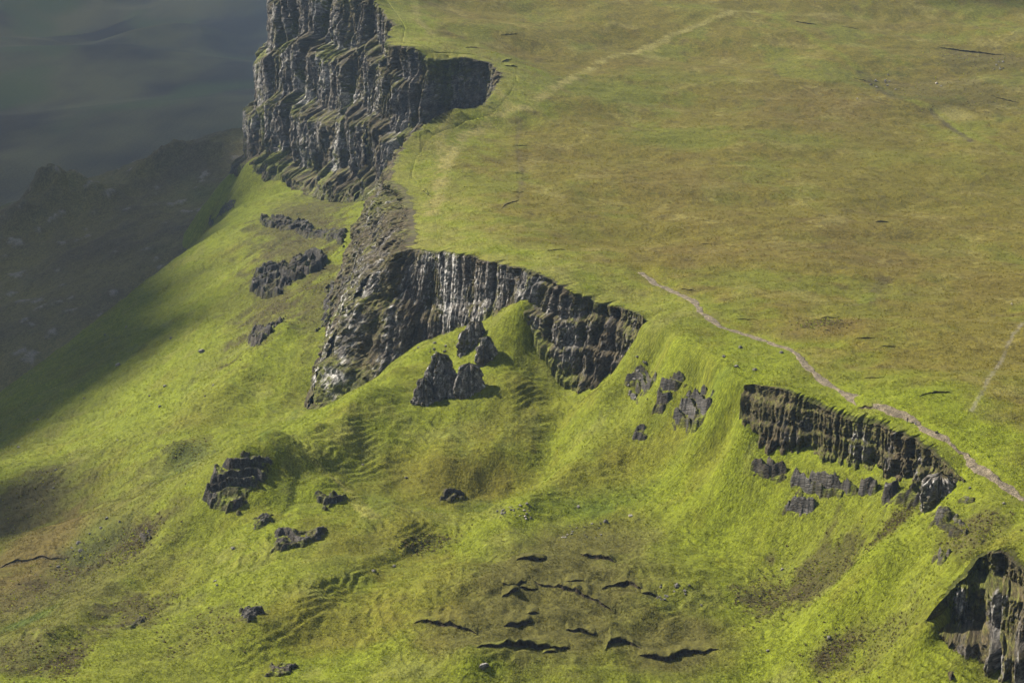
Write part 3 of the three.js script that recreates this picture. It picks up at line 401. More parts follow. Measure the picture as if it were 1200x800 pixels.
// pairs: rows of [rim xyz, foot xyz, curve, ledges, plants, lichen]; from..to: the stretch of the list to build
// curve: 1 an even slope from rim to foot, above 1 steep above with an apron below; ledges: how strongly the lava beds step back; cap: metres of turf lip behind the rim; swell: metres the face stands out of a slope
function rockFace(pairs, opt) {
  const p = { column: 1.9, relief: 1.0, buttress: 3, cleft: 3, rough: 1, moss: 0, ds: 0.5, dy: 0.5, seed: 1, bed: 15, cap: 13, swell: 0, open: [1, 1], taper: 0.12, sink: 12, crown: 0.13, ragged: 1, parts: 5, from: 0, to: pairs.length - 1, start: 0, ...opt };
  const N = 400, fine = []; for (let i = 0; i <= N; i++) fine.push(crSample(pairs, lerp(p.from, p.to, i / N) / (pairs.length - 1)));
  const len = [0]; for (let i = 1; i <= N; i++) { const a = fine[i - 1], b = fine[i]; len.push(len[i - 1] + 0.5 * Math.hypot(a[0] - b[0], a[2] - b[2]) + 0.5 * Math.hypot((a[0] + a[3] - b[0] - b[3]) / 2, (a[2] + a[5] - b[2] - b[5]) / 2)); }
  const across = (u, rim) => { const last = pairs.length - 1, a = crSample(pairs, clamp(u - 0.6, 0, last) / last), b = crSample(pairs, clamp(u + 0.6, 0, last) / last), k = rim ? 0 : 0.5; let tx = lerp(b[0], b[3], k) - lerp(a[0], a[3], k), td = lerp(b[2], b[5], k) - lerp(a[2], a[5], k); const l = Math.hypot(tx, td) || 1; return [td / l, -tx / l]; };
  const L = len[N], nS = Math.max(8, Math.round(L / p.ds)), H = Math.max(...fine.map((f) => f[1] - f[4])), nY = Math.max(10, Math.round(H / p.dy)), capRows = p.cap > 0 ? Math.max(3, Math.round(p.cap / 1.0)) : 0, W = nS + 1, R = capRows + nY + 1;
  const B = new Float32Array(W * R * 3), S = new Float32Array(W), T = new Float32Array(R * W), soft = new Float32Array(W * R), green = new Float32Array(W * R), E = new Float32Array(W), LI = new Float32Array(W), DIR = new Float32Array(W * 2), UU = new Float32Array(W), FR = new Float32Array(W);
  for (let i = 0, k = 0; i <= nS; i++) {
    const target = L * i / nS; while (k < N - 1 && len[k + 1] < target) k++; const q = (target - len[k]) / Math.max(1e-6, len[k + 1] - len[k]), f = fine[k].map((v, m) => lerp(v, fine[k + 1][m], q));
    const s = S[i] = target + p.start, hx = f[3] - f[0], hd = f[5] - f[2], hl = Math.hypot(hx, hd) || 1, h = Math.max(0.1, f[1] - f[4]), nx = hx / hl, nd = hd / hl;
    const endA = p.open[0] ? 1 : clamp(target / (L * p.taper + 0.5)), endB = p.open[1] ? 1 : clamp((L - target) / (L * p.taper + 0.5)), end = E[i] = Math.min(endA, endB); LI[i] = f[9]; DIR[i * 2] = nx; DIR[i * 2 + 1] = nd; UU[i] = lerp(p.from, p.to, (k + q) / N); FR[i] = clamp(f[10] ?? 0.4);
    const curve = Math.max(0.4, f[6]), ledges = clamp(f[7]), plants = f[8], w1 = p.bed * (0.45 * noise(s / 60, 3.3) + 0.16 * noise(s / 11, 7.7) + 0.07 * noise(s / 3, 1.7) + 0.14 * (h1(s / 9 + noise(s / 9, 4), 5) - 0.5));
    for (let j = 0; j < R; j++) {
      const o = j * W + i;
      if (j < capRows) continue;
      const tau = (j - capRows) / nY, t = p.cap > 0 ? lerp(tau, tau * tau, 0.75) : tau, y = f[1] - h * t, bed = (500 - y + w1) / p.bed, fl = Math.floor(bed), fr = bed - fl, e = 0.13 + 0.09 * noise(s / 25, fl * 3.7), snap = f[1] - (500 - (fl + sstep(1 - e * 2, 1, fr)) * p.bed + w1), tt = clamp(lerp(t, snap / h, ledges * sstep(0, 0.08, t) * sstep(1, 0.94, t)));
      const out = Math.pow(tt, curve) + sstep(0.72, 1, t) * p.ragged * (3.2 * noise(s / 7 + p.seed, 8.8) + 1.6 * noise(s / 2.6, 3.9)) / hl, onLedge = ledges * sstep(1 - e * 2, 1 - e, fr) * sstep(0.04, 0.1, t);
      const swell = p.swell * Math.pow(Math.sin(Math.PI * clamp(t * 0.9 + 0.05)), 0.6) * Math.pow(end, 0.7) * sstep(-0.02, 0.2, t);
      B[o * 3] = f[0] + hx * out + nx * swell; B[o * 3 + 1] = y - (t > 0.999 ? p.sink : 0); B[o * 3 + 2] = f[2] + hd * out + nd * swell;
      T[o] = t; soft[o] = plants + (p.gully ? 0.4 * gullyAt(s, y, p) : 0) + 0.42 * onLedge + 0.4 * sstep(p.crown, 0, t + 0.1 * noise(s / 6, 2.7)) + 0.4 * sstep(0.8, 1.0, t) + (1 - end) * 0.5; green[o] = clamp(0.4 * onLedge + 0.9 * sstep(0.78, 1, t) + 0.5 * sstep(0.05, 0, t));
    }
  }
  // the turf lip behind the rim
  for (let i = 0; capRows && i <= nS; i++) {
    const q = capRows * W; let [px, pd] = across(UU[i], true); if (px * DIR[i * 2] + pd * DIR[i * 2 + 1] < 0) { px = -px; pd = -pd; }
    for (let j = 0; j < capRows; j++) { const o = j * W + i, back = p.cap * (1 - j / capRows), x = B[(q + i) * 3] - px * back, d = B[(q + i) * 3 + 2] - pd * back, y = upper(x, d); B[o * 3] = x; B[o * 3 + 1] = y + relief(x, d, y, 0, Math.max(back, 1)) + lerp(-0.5, 0.16, sstep(p.cap, p.cap - 5, back)) - 2.2 * (1 - sstep(0, 0.9, E[i])); B[o * 3 + 2] = d; T[o] = -back; soft[o] = 9; }
  }
  // stand the relief out along the face's own direction, mostly level
  const s = { pos: new Float32Array(W * R * 3), col: new Float32Array(W * R * 3), uv: new Float32Array(W * R * 2), nCols: W, nR: R }, c = [0, 0, 0, 0];
  const stand = (S0, y) => { const k = p.before ? sstep(0, 12, S0 - p.start) : 1, a = k < 1 ? columns(S0, y, p.before) : 0; return k < 1 ? lerp(a, columns(S0, y, p), k) : columns(S0, y, p); }; // runs on from the stretch before
  const DS = new Float32Array(W * 2); // direction across the face
  for (let i = 0; i <= nS; i++) { let [px, pd] = across(UU[i], false); const a = DIR[i * 2], b = DIR[i * 2 + 1]; if (px * a + pd * b < 0) { px = -px; pd = -pd; } px = 0.6 * px + 0.4 * a; pd = 0.6 * pd + 0.4 * b; const l = Math.hypot(px, pd) || 1; DS[i * 2] = px / l; DS[i * 2 + 1] = pd / l; }
  for (let j = 0; j < R; j++) for (let i = 0; i <= nS; i++) {
    const o = j * W + i, t = T[o], end = E[i]; let h, y = B[o * 3 + 1];
    const top = B[(capRows * W + i) * 3 + 1];
    if (t < 0) h = stand(S[i], top) * 0.7 * sstep(-p.cap * 0.75, 0, t) * end;
    else h = stand(S[i], y) * (p.swell ? sstep(0.02, 0.3, t) : lerp(0.7, 1, sstep(0, 0.05, t))) * (1 - 0.4 * sstep(0.85, 1, t)) * (0.2 + 0.8 * end) * (1 - 0.4 * clamp(soft[o] - 0.45));
    if (t >= 0) { // broken rock: blocks of two sizes, more of them where the face is not columned
      const fr = FR[i], S0 = S[i], jx = noise(S0 / 2.1, y / 2.3 + p.seed), jy = noise(S0 / 2.4 + 9, y / 1.9), w = sstep(0, 0.012, t) * (0.3 + 0.7 * end);
      const b1 = hash2(Math.floor(S0 / 1.15 + 0.9 * jx) + p.seed, Math.floor(y / 2.3 + 0.9 * jy)), b2 = hash2(Math.floor(S0 / 2.9 + 0.7 * jx), Math.floor(y / 6.5 + 0.8 * jy) + 50);
      h = h * (1 - 0.7 * fr) + w * (0.35 + fr) * (p.before ? lerp(p.before.rough, p.rough, sstep(0, 12, S0 - p.start)) : p.rough) * (1.0 * (b1 - 0.5) + 1.7 * (b2 - 0.5) + 1.1 * fbm(S0 / 5 + p.seed, y / 4.4, 3) + 0.3 * noise(S0 / 0.9 + 4, y / 1.0));
    }
    s.pos[o * 3] = B[o * 3] + DS[i * 2] * h; s.pos[o * 3 + 1] = y + (t >= 0 ? sstep(0, 0.01, t) * sstep(0.6, 0.9, FR[i]) * (1.3 * fbm(B[o * 3] / 3.4, B[o * 3 + 2] / 3.4, 3) + 0.8 * (hash2(Math.floor(B[o * 3] / 1.7), Math.floor(B[o * 3 + 2] / 1.7)) - 0.5)) : 0) + (t >= 0 ? 0.35 * p.rough * noise(S[i] / 1.6 + 3, y / 1.9) * sstep(0, 0.05, t) : 0); s.pos[o * 3 + 2] = -(B[o * 3 + 2] + DS[i * 2 + 1] * h);
    s.uv[o * 2] = S[i] / 26; s.uv[o * 2 + 1] = (t < 0 ? top - t : y) / 26; p.lichen = LI[i];
    if (t < -0.2) { const X = s.pos[o * 3], D = -s.pos[o * 3 + 2]; groundColor(X, D, y, -t, c); s.uv[o * 2] = X / TILE; s.uv[o * 2 + 1] = D / TILE; } else { p.green = green[o]; rockColor(S[i], y, soft[o], p, c); }
    s.col[o * 3] = c[0]; s.col[o * 3 + 1] = c[1]; s.col[o * 3 + 2] = c[2];
  }
  const n = gridNormals(s); let flip = 0; for (let j = capRows + 2; j < R - 2; j += 3) for (let i = 2; i < nS - 2; i += 3) { const o = (j * W + i) * 3; flip += n[o] * DS[i * 2] - n[o + 2] * DS[i * 2 + 1]; }
  if (flip < 0) for (let k = 0; k < n.length; k++) n[k] = -n[k];
  const pieces = [], r = rng(p.seed * 17 + 3); let from = 0;
  for (let k = 0; k < p.parts; k++) { const to = k === p.parts - 1 ? nS : Math.round(nS * (k + 1 + (r() - 0.5) * 0.4) / p.parts), idx = []; for (let j = Math.max(0, capRows - 1); j < R - 1; j++) for (let i = from; i < to; i++) { const a = j * W + i; if (flip < 0) idx.push(a, a + W, a + 1, a + 1, a + W, a + W + 1); else idx.push(a, a + 1, a + W, a + 1, a + W + 1, a + W); } pieces.push(cut(s, n, idx)); from = to; }
  let lip = null; if (capRows) { const idx = []; for (let j = 0; j < capRows - 1; j++) for (let i = 0; i < nS; i++) { const a = j * W + i; if (flip < 0) idx.push(a, a + W, a + 1, a + 1, a + W, a + W + 1); else idx.push(a, a + 1, a + W, a + 1, a + W + 1, a + W); } lip = cut(s, n, idx); }
  return { pieces, lip, foot: fine[N / 2].slice(3, 6), L };
}
function rockThing(name, pairs, opt, label, category, group) {
  const f = rockFace(pairs, opt), g = new THREE.Group(), [x, y, d] = f.foot; g.name = numbered(name); g.position.set(x, y, -d); scene.add(g); tag(g, label, category, group);
  const one = f.pieces.length === 1;
  f.pieces.forEach((geo) => { geo.translate(-x, -y, d); const m = shade(new THREE.Mesh(geo, rock)); m.name = one ? 'rock_face' : 'buttress'; g.add(m); });
  if (f.lip) { f.lip.translate(-x, -y, d); const m = shade(new THREE.Mesh(f.lip, turf)); m.name = 'turf_lip'; g.add(m); }
  return f.L;
}
const rowsAt = (list, look) => list.map(([u, v, d, fu, fv, fd], i) => [...at(u, v, d), ...at(fu, fv, fd), ...(Array.isArray(look[0]) ? look[i] : look)]);
// look of each pair: curve, ledges, plants, lichen, how broken
const scarp = [
  ...rowsAt(WALL, [0.95, 0.92, 0.36, 0.65, 0.45]),
  ...rowsAt(BAY.slice(1), [[1.0, 0.8, 0.34, 0.5, 0.4], [1.2, 0.6, 0.26, 0.45, 0.3], [1.8, 0.45, 0.36, 0.3, 0.4], [2.0, 0.4, 0.42, 0.2, 0.5], [2.0, 0.4, 0.44, 0.2, 0.5], [1.8, 0.5, 0.5, 0.2, 0.5], [1.5, 0.6, 0.52, 0.25, 0.6], [1.3, 0.6, 0.54, 0.3, 0.7], [1.1, 0.6, 0.56, 0.35, 0.8], [0.9, 0.6, 0.56, 0.4, 0.9], [0.75, 0.6, 0.56, 0.45, 1.0]]),
  ...rowsAt(RIB.slice(1), [[0.66, 0.5, 0.66, 0.5, 0.9], [0.58, 0.45, 0.66, 0.55, 0.85], [0.52, 0.4, 0.62, 0.7, 0.85], [0.5, 0.35, 0.56, 0.9, 0.85], [0.48, 0.3, 0.5, 1.0, 0.85], [0.46, 0.3, 0.46, 1.0, 0.85]]),
  ...rowsAt(MAIN.slice(1), [[0.5, 0.3, 0.42, 1.0, 0.9], [0.7, 0.35, 0.36, 1.0, 0.75], [1.0, 0.35, 0.24, 1.0, 0.5], [1.0, 0.3, 0.14, 1.0, 0.35], [1.0, 0.3, 0.14, 1.0, 0.35], [1.0, 0.35, 0.18, 0.8, 0.4], [1.0, 0.35, 0.24, 0.6, 0.5], [1.0, 0.4, 0.34, 0.45, 0.6]]),
  ...rowsAt(DARK.slice(1), [[0.95, 0.5, 0.38, 0.45, 0.6], [0.9, 0.5, 0.42, 0.4, 0.6], [0.9, 0.5, 0.44, 0.4, 0.6], [0.9, 0.5, 0.46, 0.4, 0.6], [0.9, 0.5, 0.44, 0.35, 0.6], [1.0, 0.5, 0.46, 0.3, 0.7], [1.0, 0.4, 0.6, 0.2, 0.8]]),
];
{
  const n = [WALL.length - 1]; for (const l of [BAY, RIB, MAIN, DARK]) n.push(n[n.length - 1] + l.length - 1);
  let start = 0, before = null; const add = (k, opt, label) => { const own = { seed: 11, ...opt }; start += rockThing('basalt_cliff', scarp, { ...own, before, from: k ? n[k - 1] : 0, to: n[k], start }, label, 'cliff'); before = own; };
  add(0, { ds: 0.75, dy: 0.75, column: 2.7, relief: 1.25, buttress: 3.6, cleft: 4, bed: 44, tall: 2.4, gully: 9, apart: 42, rough: 0.9, parts: 5 }, 'tallest grey cliff rising out of view above the dark valley');
  add(1, { ds: 0.66, dy: 0.66, column: 2.6, relief: 1.2, buttress: 3.2, cleft: 3.5, bed: 34, tall: 2, gully: 5, apart: 36, rough: 1.0, parts: 6 }, 'shadowed cliff curving round the deep notch in the plateau edge');
  add(2, { ds: 0.52, dy: 0.52, column: 2.3, relief: 1.2, buttress: 4, cleft: 3.5, bed: 14, rough: 0.85, parts: 5 }, 'brown heathery rock slope between the notch and the pale columned cliff');
  add(3, { ds: 0.36, dy: 0.42, column: 1.8, relief: 0.8, buttress: 1.9, cleft: 2.8, bed: 26, tall: 1.5, gully: 4, apart: 24, rough: 0.7, parts: 6 }, 'pale grey columned cliff with whitish streaks above the grass spur');
  add(4, { ds: 0.34, dy: 0.38, column: 1.8, relief: 1.1, buttress: 4.5, cleft: 3.4, bed: 11, gully: 5, apart: 17, rough: 1.0, parts: 5, open: [1, 0] }, 'dark shaded cliff stepping down beside the shadowed grass gully');
}
rockThing('basalt_cliff', rowsAt(RIGHT, [[0.8, 0.6, 0.66, 0.4, 0.8], [0.8, 0.6, 0.62, 0.5, 0.7], [0.85, 0.6, 0.5, 0.6, 0.6], [0.9, 0.6, 0.46, 0.5, 0.5], [0.9, 0.6, 0.5, 0.5, 0.5], [0.9, 0.6, 0.44, 0.6, 0.5], [0.9, 0.6, 0.5, 0.6, 0.6], [0.9, 0.6, 0.54, 0.6, 0.7], [1, 0.5, 0.6, 0.4, 0.8]]), { seed: 17, ds: 0.3, dy: 0.32, column: 2.0, relief: 1.0, buttress: 3.2, cleft: 3.0, bed: 7, rough: 0.8, open: [0, 0], taper: 0.2, cap: 6, gully: 3.5, apart: 15, crown: 0.5, ragged: 1.8, dark: 0.16, parts: 6 }, 'low dark columned cliff just below the eroded footpath', 'cliff');
rockThing('basalt_cliff', rowsAt(CRAG, [1.1, 0.7, 0.36, 0.6, 0.55]), { seed: 21, ds: 0.3, dy: 0.34, column: 1.8, relief: 1.2, buttress: 4.2, cleft: 4, bed: 11, rough: 0.9, open: [0, 1], taper: 0.08, cap: 6, gully: 5, apart: 13, crown: 0.3, ragged: 1.6, dark: 0.16, parts: 5 }, 'dark crag split by deep clefts below the last grassy shoulder', 'cliff');
console.log('cliffs ready');

// ------------------------------------------------------------------ clouds that shade the valley and the far corner of the moor
{
  const white = new THREE.MeshPhysicalMaterial({ name: 'cloud', color: new THREE.Color(0.94, 0.95, 0.97), roughness: 1, transmission: 0.6, thickness: 0, side: THREE.DoubleSide });
  const cloudOver = (x, y, d, rx, rd, seed) => {          // over the ground point, up along the sun's way
    const k = 1500 / SUN.y, nA = 220, nR = 16, pos = [0, 0, 0, 0, 0, 0], idx = [], thick = 0.25 * Math.min(rx, rd);
    for (let j = 1; j <= nR; j++) for (let i = 0; i < nA; i++) {
      const a = i / nA * Math.PI * 2, ca = Math.cos(a), sa = Math.sin(a), q = Math.pow(ca ** 4 + sa ** 4, -0.25), w = Math.min(rx, rd), g = 1 + (fbm(ca * 3 + seed, sa * 3, 3) * 0.10 + fbm(ca * 14 + seed, sa * 14, 3) * 0.05) * w / Math.min(rx, rd);
      const r = Math.sin(j / nR * Math.PI / 2) * q * g, X = ca * r * rx, Z = sa * r * rd, h = Math.cos(j / nR * Math.PI / 2) * thick * (1 + 0.5 * fbm(X / 300 + seed, Z / 300, 4));
      pos.push(X, h, Z, X, -h * 0.3, Z);
    }
    pos[1] = thick; pos[4] = -thick * 0.3; const id = (j, i, b) => 2 + ((j - 1) * nA + (i % nA)) * 2 + b;
    for (let i = 0; i < nA; i++) { idx.push(0, id(1, i + 1, 0), id(1, i, 0), 1, id(1, i, 1), id(1, i + 1, 1)); for (let j = 1; j < nR; j++) idx.push(id(j, i, 0), id(j, i + 1, 0), id(j + 1, i, 0), id(j, i + 1, 0), id(j + 1, i + 1, 0), id(j + 1, i, 0), id(j, i, 1), id(j + 1, i, 1), id(j, i + 1, 1), id(j, i + 1, 1), id(j + 1, i, 1), id(j + 1, i + 1, 1)); }
    const geo = new THREE.BufferGeometry(); geo.setAttribute('position', new THREE.Float32BufferAttribute(pos, 3)); geo.setIndex(idx); geo.computeVertexNormals();
    const m = shade(new THREE.Mesh(geo, white)); m.name = numbered('cloud'); m.position.set(x + SUN.x * k, y + SUN.y * k, -d + SUN.z * k); m.userData.kind = 'structure'; scene.add(m);
  };
  cloudOver(-1600, 170, 1640, 1500, 850, 3);
  cloudOver(-1900, 120, 3500, 2400, 1350, 8);
  cloudOver(-300, 215, 800, 92, 95, 12);
  cloudOver(-1900, 150, 7300, 3200, 2700, 21);
  cloudOver(620, 420, 2000, 430, 460, 15);
}

// ------------------------------------------------------------------ footpath
{
  const pts = []; for (let i = 1; i < pathLine.length; i++) { const [ax, ad] = pathLine[i - 1], [bx, bd] = pathLine[i], n = Math.ceil(Math.hypot(bx - ax, bd - ad) / 0.9); for (let k = 0; k < n; k++) pts.push([lerp(ax, bx, k / n), lerp(ad, bd, k / n)]); }
  const W = 9, s = { pos: new Float32Array(pts.length * W * 3), col: new Float32Array(pts.length * W * 3), uv: new Float32Array(pts.length * W * 2), nCols: W, nR: pts.length };
  pts.forEach(([x, d], j) => {
    const a = pts[Math.max(0, j - 3)], b = pts[Math.min(pts.length - 1, j + 3)]; let tx = b[0] - a[0], td = b[1] - a[1]; const l = Math.hypot(tx, td); tx /= l; td /= l;
    const half = 1.6 + 1.9 * noise(j / 14, 4.2) + 1.1 * noise(j / 4, 9.1);
    for (let i = 0; i < W; i++) {
      const q = (i / (W - 1) * 2 - 1) * Math.max(0.45, half) + 1.3 * noise(j / 9, 2.5) + (i === 0 || i === W - 1 ? 1.4 * noise(j / 2.3, i * 7.7) : 0), X = x + td * q, D = d - tx * q, k = j * W + i, e = Math.abs(i / (W - 1) * 2 - 1), m = 0.75 + 0.5 * noise(X / 0.8, D / 0.8) + 0.4 * noise(X / 3, D / 3);
      s.pos[k * 3] = X; s.pos[k * 3 + 1] = base(X, D) - (e > 0.95 ? 0.45 : 0.10) + 0.12 * noise(X / 1.2, D / 1.2); s.pos[k * 3 + 2] = -D;
      s.col[k * 3] = 0.235 * m; s.col[k * 3 + 1] = 0.190 * m; s.col[k * 3 + 2] = 0.125 * m; s.uv[k * 2] = X / 20; s.uv[k * 2 + 1] = D / 20;
    }
  });
  const dirt = rock.clone(); dirt.name = 'trodden earth'; structure('footpath', outward(s, (n, k) => n[k + 1]), dirt);
}

// ------------------------------------------------------------------ outcrops that break through the turf
// the hill's own slope broken into rock steps: risers of bare rock, treads of turf, fading into the ground at the rim
function crag(name, px, o, label) {
  const top = px.map(([u, v]) => hit(u, v)), foot = px.map(([, , u, v]) => hit(u, v)), reach = px.map(([u, v, fu, fv], i) => Math.min(top[i][2], foot[i][2] + 1.5 * (fv - v) * foot[i][2] / FOCAL + 6)), t0 = px.map(([u], i) => [top[i][0] * reach[i] / top[i][2], reach[i]]);
  const out = [...t0, ...foot.map((f) => [f[0], f[2]]).reverse()], x0 = Math.min(...out.map((q) => q[0])) - 4, x1 = Math.max(...out.map((q) => q[0])) + 4, d0 = Math.min(...out.map((q) => q[1])) - 5, d1 = Math.max(...out.map((q) => q[1])) + 5;
  const cell = o.cell ?? 0.27, nx = Math.round((x1 - x0) / cell), nd = Math.round((d1 - d0) / cell), W = nx + 1, seed = o.seed, T = o.step ?? 4, lift = o.lift ?? 1, s = { pos: new Float32Array(W * (nd + 1) * 3), col: new Float32Array(W * (nd + 1) * 3), uv: new Float32Array(W * (nd + 1) * 2), nCols: W, nR: nd + 1 }, keep = new Uint8Array(W * (nd + 1)), c = [0, 0, 0, 0], g = [0, 0, 0, 0];
  const inside = (x, d) => { let q = false; for (let i = 0, j = out.length - 1; i < out.length; j = i++) { const [xi, di] = out[i], [xj, dj] = out[j]; if ((di > d) !== (dj > d) && x < (xj - xi) * (d - di) / (dj - di) + xi) q = !q; } return q; }, ring = [...out, out[0]];
  const p = { seed, lichen: o.lichen ?? 0.2, moss: 0, dark: o.dark ?? 0.5 };
  for (let j = 0; j <= nd; j++) for (let i = 0; i <= nx; i++) {
    const x = x0 + i * cell, d = d0 + j * cell, k = j * W + i, edge = nearLine(ring, x, d) * (inside(x, d) ? 1 : -1) + 2.2 * fbm(x / 6 + seed, d / 6, 2) + 0.8 * noise(x / 1.4, d / 1.4), m = sstep(-0.6, 1.8, edge); if (edge < -1.8) { s.pos[k * 3] = x; s.pos[k * 3 + 1] = base(x, d); s.pos[k * 3 + 2] = -d; continue; } const y = ground(x, d), yb = base(x, d);
    const wx = x + 0.5 * noise(x / 2, d / 2), wd = d + 0.5 * noise(x / 2 + 7, d / 2), block = hash2(Math.floor(wx / 1.5 + 0.3 * Math.floor(wd / 1.7)) + seed * 7, Math.floor(wd / 1.7)), b2 = hash2(Math.floor(wx / 4.1) + seed, Math.floor(wd / 4.6 + 0.4 * Math.floor(wx / 4.1)));
    const q = (yb + T * (1.4 * fbm(x / 13 + seed, d / 13, 2) + 0.16 * fbm(x / 3.4 + seed, d / 3.4, 3) + 0.06 * (block - 0.5) + 0.10 * (b2 - 0.5))) / T, fl = Math.floor(q), f = q - fl, rise = sstep(0, 0.36, f), up = T * (rise - f) * lift * m, riser = (f < 0.44 ? 1 : 0.45 * (1 - f));
    const yy = y + up + m * (0.6 * (block - 0.5) + 0.5 * noise(x / 1.6, d / 1.6) + 0.3 * noise(x / 0.8, d / 0.8)) - 0.9 * (1 - m);
    s.pos[k * 3] = x; s.pos[k * 3 + 1] = yy; s.pos[k * 3 + 2] = -d; s.uv[k * 2] = (x + 0.3 * d) / 26; s.uv[k * 2 + 1] = (yy * 1.4 + d * 0.4) / 26; keep[k] = edge > -1.2 ? 1 : 0;
    groundColor(x, d, y, rimSide(x, d), g); rockColor(x + 0.35 * d, yy, (o.veg ?? 0.3) - 0.2, p, c); for (let e = 0; e < 3; e++) c[e] *= 0.6;   // dark, weathered basalt
    const turfy = sstep(0.35, 0.75, 1 - riser + 0.8 * fbm(x / 3 + 2, d / 3, 3) + (1 - m) * 1.2 + (o.veg ?? 0.3) - 0.3); for (let e = 0; e < 3; e++) s.col[k * 3 + e] = lerp(c[e], lerp(g[e], COL.heather[e], 0.75 * sstep(-0.15, 0.25, fbm(x / 2.6 + seed, d / 3, 2) + 0.1)), turfy);
  }
  const n = gridNormals(s), half = Math.round(nx / (o.parts ?? 1)), [cx, cd] = [(x0 + x1) / 2, (d0 + d1) / 2], cy = base(cx, cd), group = new THREE.Group(); group.name = numbered(name); group.position.set(cx, cy, -cd); scene.add(group); tag(group, label, 'rock');
  for (let a = 0; a < (o.parts ?? 1); a++) { const idx = []; for (let j = 0; j < nd; j++) for (let i = a * half; i < (a === (o.parts ?? 1) - 1 ? nx : (a + 1) * half); i++) { const k = j * W + i; if (keep[k] && keep[k + 1] && keep[k + W] && keep[k + W + 1]) idx.push(k, k + 1, k + W, k + 1, k + W + 1, k + W); } if (!idx.length) continue; const geo = cut(s, n, idx); geo.translate(-cx, -cy, cd); const mesh = shade(new THREE.Mesh(geo, rock)); mesh.name = (o.parts ?? 1) > 1 ? 'rock_rib' : 'rock_face'; group.add(mesh); }
}
